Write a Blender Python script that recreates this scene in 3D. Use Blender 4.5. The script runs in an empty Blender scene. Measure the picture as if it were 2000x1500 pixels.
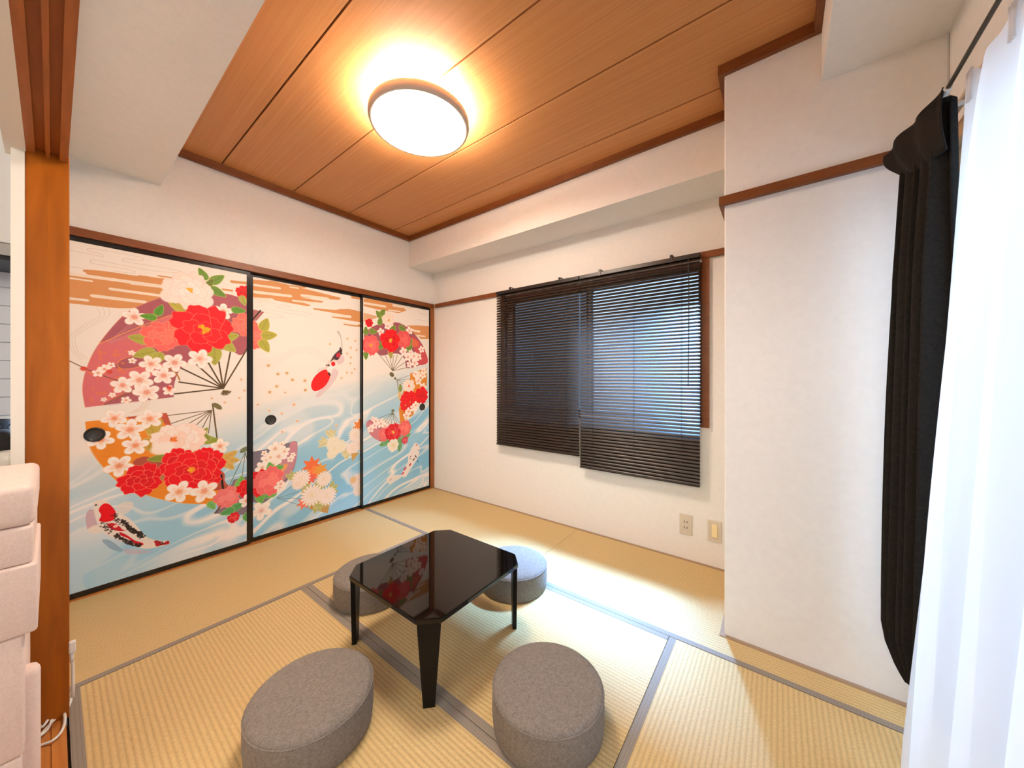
import bpy, bmesh, math, random
import numpy as np
from mathutils import Vector, Matrix
R = math.radians
sc = bpy.context.scene
COL = sc.collection

# ------------------------------------------------------------------ camera, world, exposure, large lights
F_PX, HZ, YAW = 684.0, 740.0, 37.3
CAM = (2.782, -2.340, 1.10)
cd = bpy.data.cameras.new('camera'); cam = bpy.data.objects.new('camera', cd); COL.objects.link(cam)
cam.location = CAM; cam.rotation_euler = (R(90), 0, R(YAW))
cd.sensor_width = 36; cd.lens = F_PX / 2000 * 36; cd.shift_y = -(750 - HZ) / 2000; cd.clip_start = .02
sc.camera = cam
sc.view_settings.view_transform = 'Standard'; sc.view_settings.look = 'None'
sc.view_settings.gamma = 1; sc.view_settings.use_curve_mapping = False
sc.view_settings.exposure = 1.28
sc.cycles.use_denoising = True
sc.cycles.max_bounces = 10; sc.cycles.diffuse_bounces = 6; sc.cycles.transparent_max_bounces = 24
sc.cycles.sample_clamp_indirect = 6

w = bpy.data.worlds.new('sky'); sc.world = w; w.use_nodes = True
bgn = w.node_tree.nodes['Background']; bgn.inputs[0].default_value = (.58, .74, 1.0, 1); bgn.inputs[1].default_value = .62

def area(name, loc, target, sx, sy, power, col):
    l = bpy.data.lights.new(name, 'AREA'); l.shape = 'RECTANGLE'; l.size = sx; l.size_y = sy
    l.energy = power; l.color = col
    o = bpy.data.objects.new(name, l); COL.objects.link(o); o.location = loc
    o.rotation_euler = (Vector(target) - Vector(loc)).to_track_quat('-Z', 'Y').to_euler()
    return o
area('daylight_balcony', (4.3, -1.55, 1.5), (3.2, -1.55, 1.0), 1.6, 2.0, 17, (.70, .84, 1.0))
area('daylight_window', (2.28, 1.04, 3.30), (2.20, 0.0, 1.2), .7, .45, 1250, (.27, .53, 1.0))
area('living_room_fill', (2.3, -4.3, 2.2), (1.4, -2.0, 0.7), 2.0, .8, 24, (1.0, .90, .78))  # warm fill light added out of view, behind the camera

# ------------------------------------------------------------------ materials
def mat(name, base=(.8, .8, .8), rough=.6, spec=.5, metal=0):
    m = bpy.data.materials.new(name); m.use_nodes = True
    b = m.node_tree.nodes['Principled BSDF']
    b.inputs['Base Color'].default_value = (*base, 1); b.inputs['Roughness'].default_value = rough
    b.inputs['Specular IOR Level'].default_value = spec; b.inputs['Metallic'].default_value = metal
    return m
def N(m, t, **kw):
    n = m.node_tree.nodes.new(t)
    for k, v in kw.items(): setattr(n, k, v)
    return n
def L(m, a, b): m.node_tree.links.new(a, b)
def B(m): return m.node_tree.nodes['Principled BSDF']
def ramp(m, stops):
    r = N(m, 'ShaderNodeValToRGB')
    e = r.color_ramp.elements
    e[0].position, e[0].color = stops[0][0], (*stops[0][1], 1)
    e[1].position, e[1].color = stops[-1][0], (*stops[-1][1], 1)
    for p, c in stops[1:-1]:
        x = e.new(p); x.color = (*c, 1)
    return r
def noise_mat(name, c1, c2, scale=(20, 20, 20), rough=.6, bump=.0, bscale=None, det=4, spec=.5, nscale=1, dist=0.0, lo=.3, hi=.7, bdist=.002):
    m = mat(name, c1, rough, spec)
    g = N(m, 'ShaderNodeNewGeometry'); mp = N(m, 'ShaderNodeMapping'); mp.inputs['Scale'].default_value = scale
    L(m, g.outputs['Position'], mp.inputs[0])
    n = N(m, 'ShaderNodeTexNoise'); n.inputs['Scale'].default_value = nscale; n.inputs['Detail'].default_value = det
    n.inputs['Distortion'].default_value = dist
    L(m, mp.outputs[0], n.inputs['Vector'])
    r = ramp(m, [(lo, c1), (hi, c2)]); L(m, n.outputs[0], r.inputs[0]); L(m, r.outputs[0], B(m).inputs['Base Color'])
    if bump:
        nb = n
        if bscale:
            mp2 = N(m, 'ShaderNodeMapping'); mp2.inputs['Scale'].default_value = bscale; L(m, g.outputs['Position'], mp2.inputs[0])
            nb = N(m, 'ShaderNodeTexNoise'); nb.inputs['Scale'].default_value = 1; nb.inputs['Detail'].default_value = 3
            L(m, mp2.outputs[0], nb.inputs['Vector'])
        bp = N(m, 'ShaderNodeBump'); bp.inputs['Strength'].default_value = bump; bp.inputs['Distance'].default_value = bdist
        L(m, nb.outputs[0], bp.inputs['Height']); L(m, bp.outputs[0], B(m).inputs['Normal'])
    return m
def lin(r, g, b):
    f = lambda c: (c / 255 / 12.92) if c <= 10 else ((c / 255 + .055) / 1.055) ** 2.4
    return (f(r), f(g), f(b))

WALL = noise_mat('wallpaper', (.76, .74, .71), (.79, .77, .74), (40, 40, 40), .85, .35, (260, 260, 260), spec=.2, bdist=.001)
WHITE_TRIM = mat('cream_paint', (.80, .76, .68), .5)
TRIM_WOOD = noise_mat('dark_trim_wood', (.155, .044, .009), (.21, .064, .014), (14, 14, 90), .42, .08, spec=.4)
POST_WOOD = noise_mat('varnished_post_wood', (.30, .078, .003), (.44, .122, .005), (30, 30, 3), .38, .06, det=6, dist=.6, spec=.3)
LINTEL_WOOD = noise_mat('lintel_wood', (.32, .094, .018), (.42, .130, .026), (6, 60, 60), .42, .05, det=5, spec=.4)
SILL_WOOD = noise_mat('threshold_wood', (.42, .15, .03), (.56, .22, .05), (5, 80, 60), .35, .05, det=5)
BLACK_LACQUER = mat('black_lacquer_frame', (.008, .006, .006), .18)
TABLE_BLACK = mat('glossy_black_table', (.0045, .003, .0025), .035, .36)
LEG_BLACK = mat('black_leg', (.005, .004, .0035), .38, .2)
PULL_RIM = mat('black_pull_rim', (.006, .006, .006), .3); PULL_DISC = mat('grey_pull_disc', (.05, .048, .045), .38, metal=.4)
LACQ_GREY = mat('aluminium_frame', (.16, .14, .12), .4, metal=.6)
PLASTIC = mat('white_plastic', (.80, .76, .70), .35); PLATE = mat('ivory_plate', (.62, .55, .44), .4)
SWITCH_KEY = mat('cream_switch_key', (.85, .68, .38), .35); SLOT = mat('dark_slot', (.05, .03, .02), .6)
BLIND = mat('dark_brown_slat', (.020, .0115, .0075), .36); BLINDRAIL = mat('dark_brown_rail', (.012, .008, .007), .35)
CORD_D = mat('dark_cord', (.02, .014, .012), .6)
ROD = mat('dark_bronze_rod', (.05, .038, .022), .35, metal=.5)

def wood_ceiling():
    m = mat('ceiling_wood', (.6, .3, .12), .42, .35)
    g = N(m, 'ShaderNodeNewGeometry'); mp = N(m, 'ShaderNodeMapping'); mp.inputs['Scale'].default_value = (1.0, 130, 1)
    oi = N(m, 'ShaderNodeObjectInfo'); ad = N(m, 'ShaderNodeVectorMath', operation='ADD')
    cx = N(m, 'ShaderNodeCombineXYZ'); ml = N(m, 'ShaderNodeMath', operation='MULTIPLY'); ml.inputs[1].default_value = 50
    L(m, oi.outputs['Random'], ml.inputs[0]); L(m, ml.outputs[0], cx.inputs[0])
    L(m, g.outputs['Position'], mp.inputs[0]); L(m, mp.outputs[0], ad.inputs[0]); L(m, cx.outputs[0], ad.inputs[1])
    n = N(m, 'ShaderNodeTexNoise'); n.inputs['Scale'].default_value = 1; n.inputs['Detail'].default_value = 5; n.inputs['Roughness'].default_value = .6
    L(m, ad.outputs[0], n.inputs['Vector'])
    r = ramp(m, [(.25, lin(188, 124, 72)), (.5, lin(197, 136, 82)), (.75, lin(206, 147, 92))]); L(m, n.outputs[0], r.inputs[0])
    L(m, r.outputs[0], B(m).inputs['Base Color'])
    bp = N(m, 'ShaderNodeBump'); bp.inputs['Strength'].default_value = .12; bp.inputs['Distance'].default_value = .001
    L(m, n.outputs[0], bp.inputs['Height']); L(m, bp.outputs[0], B(m).inputs['Normal'])
    return m
CEIL_WOOD = wood_ceiling()

def tatami(axis):       # axis = direction the ribs run (0 = x, 1 = y)
    m = mat('tatami_rush_' + 'xy'[axis], (.6, .45, .22), .5, .35)
    g = N(m, 'ShaderNodeNewGeometry'); sep = N(m, 'ShaderNodeSeparateXYZ'); L(m, g.outputs['Position'], sep.inputs[0])
    s = sep.outputs[1 - axis]
    k = N(m, 'ShaderNodeMath', operation='MULTIPLY'); k.inputs[1].default_value = 2 * math.pi / .0148; L(m, s, k.inputs[0])
    sn = N(m, 'ShaderNodeMath', operation='SINE'); L(m, k.outputs[0], sn.inputs[0])
    ab = N(m, 'ShaderNodeMath', operation='MULTIPLY_ADD'); ab.inputs[1].default_value = .5; ab.inputs[2].default_value = .5; L(m, sn.outputs[0], ab.inputs[0])
    pw = N(m, 'ShaderNodeMath', operation='POWER'); pw.inputs[1].default_value = .55; L(m, ab.outputs[0], pw.inputs[0])
    mp = N(m, 'ShaderNodeMapping'); sc_ = [90, 90, 1]; sc_[axis] = 420; mp.inputs['Scale'].default_value = sc_
    L(m, g.outputs['Position'], mp.inputs[0])
    n = N(m, 'ShaderNodeTexNoise'); n.inputs['Scale'].default_value = 1; n.inputs['Detail'].default_value = 3; L(m, mp.outputs[0], n.inputs['Vector'])
    r = ramp(m, [(.25, (.50, .35, .15)), (.55, (.63, .46, .215)), (.8, (.71, .54, .27))]); L(m, n.outputs[0], r.inputs[0])
    mx = N(m, 'ShaderNodeMix', data_type='RGBA', blend_type='MULTIPLY'); mx.inputs[0].default_value = 1
    r2 = ramp(m, [(0, (.80, .77, .74)), (1, (1, 1, 1))]); L(m, pw.outputs[0], r2.inputs[0])
    L(m, r.outputs[0], mx.inputs[6]); L(m, r2.outputs[0], mx.inputs[7]); L(m, mx.outputs[2], B(m).inputs['Base Color'])
    ad = N(m, 'ShaderNodeMath', operation='MULTIPLY_ADD'); ad.inputs[1].default_value = .12; L(m, n.outputs[0], ad.inputs[0]); L(m, pw.outputs[0], ad.inputs[2])
    bp = N(m, 'ShaderNodeBump'); bp.inputs['Strength'].default_value = .55; bp.inputs['Distance'].default_value = .0016
    L(m, ad.outputs[0], bp.inputs['Height']); L(m, bp.outputs[0], B(m).inputs['Normal'])
    return m
TAT = [tatami(0), tatami(1)]
def heri():
    m = mat('grey_border_cloth', (.2, .17, .14), .8, .2)
    g = N(m, 'ShaderNodeNewGeometry')
    v = N(m, 'ShaderNodeTexVoronoi'); v.feature = 'DISTANCE_TO_EDGE'; v.inputs['Scale'].default_value = 110; v.inputs['Randomness'].default_value = .1
    L(m, g.outputs['Position'], v.inputs['Vector'])
    r = ramp(m, [(0, (.20, .165, .13)), (.12, (.285, .245, .205))]); L(m, v.outputs['Distance'], r.inputs[0]); L(m, r.outputs[0], B(m).inputs['Base Color'])
    return m
HERI = heri()

def fabric(name, c1, c2, sc1=900, bump=.5, sheen=.1):
    m = mat(name, c1, .95, .1)
    g = N(m, 'ShaderNodeTexCoord')
    n = N(m, 'ShaderNodeTexNoise'); n.inputs['Scale'].default_value = sc1; n.inputs['Detail'].default_value = 2
    n2 = N(m, 'ShaderNodeTexNoise'); n2.inputs['Scale'].default_value = 90; n2.inputs['Detail'].default_value = 6
    L(m, g.outputs['Object'], n.inputs['Vector']); L(m, g.outputs['Object'], n2.inputs['Vector'])
    mx = N(m, 'ShaderNodeMath', operation='MULTIPLY_ADD'); mx.inputs[1].default_value = .35; L(m, n2.outputs[0], mx.inputs[0])
    k = N(m, 'ShaderNodeMath', operation='MULTIPLY'); k.inputs[1].default_value = .65; L(m, n.outputs[0], k.inputs[0]); L(m, k.outputs[0], mx.inputs[2])
    r = ramp(m, [(.36, c1), (.62, c2)]); L(m, mx.outputs[0], r.inputs[0]); L(m, r.outputs[0], B(m).inputs['Base Color'])
    bp = N(m, 'ShaderNodeBump'); bp.inputs['Strength'].default_value = bump; bp.inputs['Distance'].default_value = .0012
    L(m, n.outputs[0], bp.inputs['Height']); L(m, bp.outputs[0], B(m).inputs['Normal'])
    B(m).inputs['Sheen Weight'].default_value = sheen
    return m
POUF = fabric('grey_felt', (.158, .134, .116), (.258, .227, .198), 360)
SOFA = fabric('pale_pink_upholstery', (.72, .57, .50), (.78, .63, .56), 260, .25)
BLACK_CLOTH = fabric('black_curtain_cloth', (.012, .0108, .0098), (.021, .019, .017), 500, .2, 0)

def lace():
    m = bpy.data.materials.new('sheer_white_lace'); m.use_nodes = True; nt = m.node_tree; nt.nodes.clear()
    out = N(m, 'ShaderNodeOutputMaterial'); d = N(m, 'ShaderNodeBsdfDiffuse'); t = N(m, 'ShaderNodeBsdfTranslucent'); tr = N(m, 'ShaderNodeBsdfTransparent')
    d.inputs[0].default_value = (.88, .86, .85, 1); t.inputs[0].default_value = (.90, .90, .92, 1)
    a = N(m, 'ShaderNodeMixShader'); a.inputs[0].default_value = .62; b = N(m, 'ShaderNodeMixShader'); b.inputs[0].default_value = .10
    g = N(m, 'ShaderNodeTexCoord'); wv = N(m, 'ShaderNodeTexNoise'); wv.inputs['Scale'].default_value = 300
    bp = N(m, 'ShaderNodeBump'); bp.inputs['Strength'].default_value = .15; bp.inputs['Distance'].default_value = .001
    L(m, g.outputs['Object'], wv.inputs['Vector']); L(m, wv.outputs[0], bp.inputs['Height']); L(m, bp.outputs[0], d.inputs['Normal'])
    L(m, d.outputs[0], a.inputs[1]); L(m, t.outputs[0], a.inputs[2]); L(m, a.outputs[0], b.inputs[1]); L(m, tr.outputs[0], b.inputs[2]); L(m, b.outputs[0], out.inputs[0])
    return m
LACE = lace()
def glass():
    m = bpy.data.materials.new('window_glass'); m.use_nodes = True; nt = m.node_tree; nt.nodes.clear()
    out = N(m, 'ShaderNodeOutputMaterial'); tr = N(m, 'ShaderNodeBsdfTransparent'); gl = N(m, 'ShaderNodeBsdfGlossy'); gl.inputs['Roughness'].default_value = .02
    tr.inputs[0].default_value = (.90, .95, .97, 1); lw = N(m, 'ShaderNodeLayerWeight'); p5 = N(m, 'ShaderNodeMath', operation='POWER'); p5.inputs[1].default_value = 5; L(m, lw.outputs['Facing'], p5.inputs[0]); f = N(m, 'ShaderNodeMath', operation='MULTIPLY_ADD'); f.inputs[1].default_value = .8; f.inputs[2].default_value = .035; L(m, p5.outputs[0], f.inputs[0])
    a = N(m, 'ShaderNodeMixShader'); L(m, f.outputs[0], a.inputs[0]); L(m, tr.outputs[0], a.inputs[1]); L(m, gl.outputs[0], a.inputs[2]); L(m, a.outputs[0], out.inputs[0])
    return m
GLASS = glass()
def emit(name, col, s):
    m = bpy.data.materials.new(name); m.use_nodes = True; nt = m.node_tree; nt.nodes.clear()
    out = N(m, 'ShaderNodeOutputMaterial'); e = N(m, 'ShaderNodeEmission'); e.inputs[0].default_value = (*col, 1); e.inputs[1].default_value = s
    L(m, e.outputs[0], out.inputs[0]); return m
LAMP_E = emit('lamp_diffuser_glow', (1.0, .87, .72), 30)
LAMP_UP = emit('lamp_backlight_glow', (1.0, .86, .73), 180)

# ------------------------------------------------------------------ geometry helpers
def tag(o, label=None, cat=None, group=None, kind=None):
    if label: o['label'] = label
    if cat: o['category'] = cat
    if group: o['group'] = group
    if kind: o['kind'] = kind
    return o
def obj(name, bm, m, parent=None, smooth=False):
    me = bpy.data.meshes.new(name)
    bmesh.ops.recalc_face_normals(bm, faces=bm.faces)
    bm.to_mesh(me); bm.free()
    if smooth:
        for p in me.polygons: p.use_smooth = True
    me.materials.append(m)
    o = bpy.data.objects.new(name, me); COL.objects.link(o)
    if parent:
        o.parent = parent
        off = Vector(parent.location); q = parent.parent
        while q: off += Vector(q.location); q = q.parent
        me.transform(Matrix.Translation(-off))
    return o
def empty(name, loc, label=None, cat=None, group=None, kind=None):
    o = bpy.data.objects.new(name, None); COL.objects.link(o); o.location = loc; o.empty_display_size = .1
    return tag(o, label, cat, group, kind)
def bx(bm, x0, x1, y0, y1, z0, z1, bev=0, seg=2):
    vs = [bm.verts.new((x, y, z)) for x in (x0, x1) for y in (y0, y1) for z in (z0, z1)]
    fs = [bm.faces.new([vs[i] for i in f]) for f in ((0, 1, 3, 2), (4, 6, 7, 5), (0, 4, 5, 1), (2, 3, 7, 6), (0, 2, 6, 4), (1, 5, 7, 3))]
    if bev:
        es = list({e for f in fs for e in f.edges})
        bmesh.ops.bevel(bm, geom=es, offset=bev, segments=seg, affect='EDGES', profile=.5)
    return bm
def box(name, b, m, parent=None, bev=0, seg=2, smooth=False):
    return obj(name, bx(bmesh.new(), *b, bev=bev, seg=seg), m, parent, smooth)
def prism(bm, pts, z0, z1):
    lo = [bm.verts.new((x, y, z0)) for x, y in pts]; hi = [bm.verts.new((x, y, z1)) for x, y in pts]
    n = len(pts); bm.faces.new(lo[::-1]); bm.faces.new(hi)
    for i in range(n): bm.faces.new((lo[i], lo[(i + 1) % n], hi[(i + 1) % n], hi[i]))
    return bm
def lathe(bm, prof, c=(0, 0, 0), n=64):
    rings = []
    for r, z in prof:
        if r < 1e-6: rings.append([bm.verts.new((c[0], c[1], c[2] + z))])
        else: rings.append([bm.verts.new((c[0] + r * math.cos(2 * math.pi * i / n), c[1] + r * math.sin(2 * math.pi * i / n), c[2] + z)) for i in range(n)])
    for a, b in zip(rings, rings[1:]):
        for i in range(n):
            j = (i + 1) % n
            if len(a) == 1 and len(b) == 1: continue
            if len(a) == 1: bm.faces.new((a[0], b[i], b[j]))
            elif len(b) == 1: bm.faces.new((a[i], a[j], b[0]))
            else: bm.faces.new((a[i], a[j], b[j], b[i]))
    return bm
def catmull(pts, sub=8, closed=False):
    P = [Vector(p) for p in pts]; n = len(P); out = []
    for i in range(n if closed else n - 1):
        g = (lambda k: P[k % n]) if closed else (lambda k: P[max(0, min(n - 1, k))])
        p0, p1, p2, p3 = g(i - 1), g(i), g(i + 1), g(i + 2)
        for k in range(sub):
            t = k / sub
            out.append(.5 * ((2 * p1) + (p2 - p0) * t + (2 * p0 - 5 * p1 + 4 * p2 - p3) * t * t + (3 * p1 - p0 - 3 * p2 + p3) * t ** 3))
    if not closed: out.append(P[-1])
    return out
def tube(bm, pts, r, n=8, cap=True):
    pts = [Vector(p) for p in pts]; rings = []
    up = Vector((0, 0, 1)); prev = None
    for i, p in enumerate(pts):
        d = (pts[min(i + 1, len(pts) - 1)] - pts[max(i - 1, 0)]).normalized()
        if prev is None:
            a = d.cross(up)
            if a.length < 1e-3: a = d.cross(Vector((1, 0, 0)))
            a.normalize()
        else:
            a = (prev - d * prev.dot(d)).normalized()
        prev = a; b = d.cross(a)
        rings.append([bm.verts.new(p + r * (math.cos(2 * math.pi * k / n) * a + math.sin(2 * math.pi * k / n) * b)) for k in range(n)])
    for A, Bq in zip(rings, rings[1:]):
        for k in range(n): bm.faces.new((A[k], A[(k + 1) % n], Bq[(k + 1) % n], Bq[k]))
    if cap: bm.faces.new(rings[0][::-1]); bm.faces.new(rings[-1])
    return bm
def S(o, label, cat): return tag(o, label, cat, kind='structure')

# ------------------------------------------------------------------ the room shell
ZC = 2.44
XR = 3.22; XP = 2.596; YP = -.59; XB = 2.91; YB = -1.967; YN = -2.31; YO = -2.41
# left wall, over and behind the sliding doors
bm = bmesh.new(); bx(bm, -.14, -.008, -2.31, .15, 1.83, 2.62); bx(bm, -.14, -.075, -2.31, .15, -.05, 1.83)
S(obj('wall_left', bm, WALL), 'plain white wall above the painted sliding doors', 'wall')
# window wall with its opening
WX0, WX1, WZ0, WZ1 = .925, 2.420, .835, 1.80
bm = bmesh.new()
bx(bm, -.008, WX0, 0, .14, -.05, 2.62); bx(bm, WX1, XR, 0, .14, -.05, 2.62); bx(bm, WX0, WX1, 0, .14, -.05, WZ0); bx(bm, WX0, WX1, 0, .14, WZ1, 2.62)
S(obj('wall_back', bm, WALL), 'white wall behind the dark window blinds', 'wall')
# right wall with the balcony window opening
bm = bmesh.new(); Y2A, Y2B, Z2T = -.628, -2.26, 1.845
bx(bm, XR, XR + .14, Y2A, .14, -.05, 2.62); bx(bm, XR, XR + .14, Y2B, Y2A, Z2T, 2.62); bx(bm, XR, XR + .14, -5.2, Y2B, -.05, 2.62)
S(obj('wall_right', bm, WALL), 'white wall over the balcony window with the lace curtain', 'wall')
# near partition
bm = bmesh.new(); bx(bm, -.14, .935, YO, YN, -.05, 2.62); bx(bm, .935, XR, YO, YN, 1.875, 2.62)
S(obj('wall_front', bm, WALL), 'thin white partition beside and over the doorway', 'wall')
# pillar and beams
S(box('wall_pillar', (XP, XR, YP, 0, -.02, 2.62), WALL, bev=.006), 'square white pillar between the window and the black curtain', 'pillar')
S(box('ceiling_beam', (-.008, XP, -.29, 0, 2.157, 2.62), WALL), 'white boxed beam above the window blinds', 'beam')
S(box('ceiling_beam', (XB, XR, YN, YP, 2.215, 2.62), WALL), 'white boxed beam above the black curtain', 'beam')
S(box('ceiling_beam', (-.008, XB, YN, YB, 2.195, 2.62), WALL), 'wide white beam next to the doorway lintel', 'beam')

# ceiling of wooden planks
ceil = box('ceiling', (0, XB, YB, -.29, ZC + .014, ZC + .07), mat('ceiling_backing', (.05, .02, .008), .8))
S(ceil, 'wooden plank ceiling', 'ceiling')
edges = [YB, -1.70, -1.295, -.885, -.475, -.29]
g = .0038
for i in range(5):
    a, b = edges[i] + (g if i else 0), edges[i + 1] - (g if i < 4 else 0)
    bm = bmesh.new()
    if b <= YP: pts = [(0, a), (XB, a), (XB, b), (0, b)]
    elif a < YP: pts = [(0, a), (XB, a), (XB, YP), (XP, YP), (XP, b), (0, b)]
    else: pts = [(0, a), (XP, a), (XP, b), (0, b)]
    prism(bm, pts, ZC, ZC + .013)
    obj('ceiling_plank', bm, CEIL_WOOD, ceil)
# ceiling edge moulding
bm = bmesh.new(); e = .022; z0, z1 = 2.398, 2.446
bx(bm, -.002, e, YB, -.29, z0, z1); bx(bm, e, XP - e, -.29 - e, -.288, z0, z1); bx(bm, XP - e, XP + .001, YP - e, -.288, z0, z1)
bx(bm, XP + .001, XB - e, YP - e, YP + .002, z0, z1); bx(bm, XB - e, XB + .002, YB, YP + .002, z0, z1); bx(bm, e, XB - e, YB - .002, YB + e, z0, z1)
S(obj('trim_1', bm, TRIM_WOOD), 'dark wooden moulding round the plank ceiling', 'moulding')

# picture rail on window wall and pillar
S(box('trim_2', (.045, XP, -.022, .004, 1.812, 1.848), TRIM_WOOD), 'thin dark wooden rail on the window wall', 'rail')
bm = bmesh.new(); bx(bm, XP - .018, XR, YP - .020, YP + .002, 1.842, 1.878); bx(bm, XP - .018, XP + .002, YP + .002, -.022, 1.842, 1.878)
S(obj('trim_3', bm, TRIM_WOOD), 'dark wooden rail across the white pillar', 'rail')
# head track over the sliding doors, corner post and bottom track
bm = bmesh.new(); bx(bm, -.075, .014, YN, -.0, 1.811, 1.852)
S(obj('trim_4', bm, TRIM_WOOD), 'dark wooden head track above the sliding doors', 'rail')
S(box('trim_5', (-.075, .012, -.042, -.0, 0, 1.811), noise_mat('corner_post_wood', (.26, .085, .018), (.36, .12, .03), (60, 60, 5), .4)), 'slim wooden corner post between doors and window wall', 'post')
bm = bmesh.new(); bx(bm, -.075, .012, YN, -.042, -.02, .006)
S(obj('trim_6', bm, SILL_WOOD), 'wooden bottom track under the sliding doors', 'rail')

# doorway: post, grooved lintel, threshold
S(box('trim_7', (.915, .945, -2.391, -2.306, 0, 1.819), POST_WOOD, bev=.0015), 'broad orange varnished wooden door post', 'post')
bm = bmesh.new(); ys = [(-2.389, -2.372, 0), (-2.372, -2.353, 1), (-2.353, -2.344, 0), (-2.344, -2.326, 1), (-2.326, -2.309, 0)]
for a, b, gr in ys: bx(bm, .90, XR, a, b, 1.800 + (.016 if gr else 0), 1.878)
S(obj('trim_8', bm, LINTEL_WOOD), 'brown wooden lintel with two sliding grooves', 'lintel')
bm = bmesh.new(); ys = [(-2.41, -2.374, 0), (-2.374, -2.369, 1), (-2.369, -2.346, 0), (-2.346, -2.341, 1), (-2.341, -2.313, 0)]
for a, b, gr in ys: bx(bm, .945, XR, a, b, -.03, .004 - (.004 if gr else 0))
S(obj('trim_9', bm, SILL_WOOD), 'orange wooden threshold with two narrow grooves', 'threshold')
bm = bmesh.new(); bx(bm, .88, .948, -2.416, -2.391, 0, 1.80); bx(bm, .88, XR, -2.428, -2.389, 1.798, 1.90)
S(obj('trim_10', bm, WHITE_TRIM), 'cream door casing on the kitchen side', 'casing')

# ------------------------------------------------------------------ floor: slab, tatami mats with border cloth
floor = box('floor', (-.14, XR, -2.312, .0, -.09, -.03), mat('sub_floor', (.2, .13, .07), .8)); S(floor, 'floor laid with tatami mats', 'floor')
HW = .028
def tmat(x0, x1, y0, y1, axis, sides=(0, 1)):
    bm = bmesh.new(); gp = .0012
    if axis == 0: bx(bm, x0 + gp, x1 - gp, y0 + HW, y1 - (HW if 1 in sides else 0), -.029, 0)
    else: bx(bm, x0 + (HW if 0 in sides else 0), x1 - HW, y0 + gp, y1 - gp, -.029, 0)
    o = obj('tatami_mat', bm, TAT[axis], floor)
    for k in sides:
        if axis == 0:
            a, b = (y0 + gp, y0 + HW) if k == 0 else (y1 - HW, y1 - gp)
            q = (x0 + gp, x1 - gp, a, b, -.029, .0012)
        else:
            a, b = (x0 + gp, x0 + HW) if k == 0 else (x1 - HW, x1 - gp)
            q = (a, b, y0 + gp, y1 - gp, -.029, .0012)
        box('border_cloth', q, HERI, o)
YM, YM2, YM3 = -.742, -1.525, -2.308
tmat(.012, 1.612, YM, -.016, 0, (0,)); tmat(1.612, XR, YM, -.016, 0, (0,))
EDGE = mat('matting_edge_strip', (.34, .23, .15), .7)
S(box('baseboard_back', (.012, XP, -.0165, 0, -.02, .004), EDGE), 'thin brown edging strip along the window wall', 'edging')
bm = bmesh.new(); bx(bm, XP - .017, XR, YP - .017, YP, 0, .004); bx(bm, XP - .017, XP, YP, -.0165, 0, .004)
S(obj('baseboard_pillar', bm, EDGE), 'thin brown edging strip round the pillar foot', 'edging')
tmat(.012, .795, YM3, YM, 1, (1,)); tmat(.795, 2.41, YM2, YM, 0); tmat(.795, 2.41, YM3, YM2, 0); tmat(2.41, XR, YM3, YM, 1)

# ------------------------------------------------------------------ printed art of the sliding doors (computed picture, seen flat on each panel)
fw = np.array([-math.sin(R(YAW)), math.cos(R(YAW))]); rt = np.array([math.cos(R(YAW)), math.sin(R(YAW))])
RES = .00125; S0, S1, Z0, Z1 = -2.36, 0.0, 0.0, 1.86
NW, NH = int((S1 - S0) / RES), int((Z1 - Z0) / RES)
PX = [0.0]                      # plane of the panel whose picture is being laid out
def wp(p):                      # photograph point -> (along the wall, height) on that panel
    r = (p[0] - 1000) / F_PX; d = fw + r * rt
    t = (PX[0] - CAM[0]) / d[0]
    return ((CAM[1] + t * d[1] - S0) / RES, (CAM[2] + (HZ - p[1]) / F_PX * t - Z0) / RES)
def mpp(x):                     # picture cells per photograph pixel of height there
    r = (x - 1000) / F_PX; d = fw + r * rt
    v = (PX[0] - CAM[0]) / d[0] / F_PX / RES
    return math.sqrt(v * abs(wp((x + .5, HZ))[0] - wp((x - .5, HZ))[0])) * 1.04
def vnoise(rng, u, v):
    gx = rng.random((64, 64))
    iu = np.floor(u).astype(int); iv = np.floor(v).astype(int); fu = u - iu; fv = v - iv
    fu = fu * fu * (3 - 2 * fu); fv = fv * fv * (3 - 2 * fv)
    q = lambda a, b: gx[a % 64, b % 64]
    return (q(iu, iv) * (1 - fu) + q(iu + 1, iv) * fu) * (1 - fv) + (q(iu, iv + 1) * (1 - fu) + q(iu + 1, iv + 1) * fu) * fv
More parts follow.
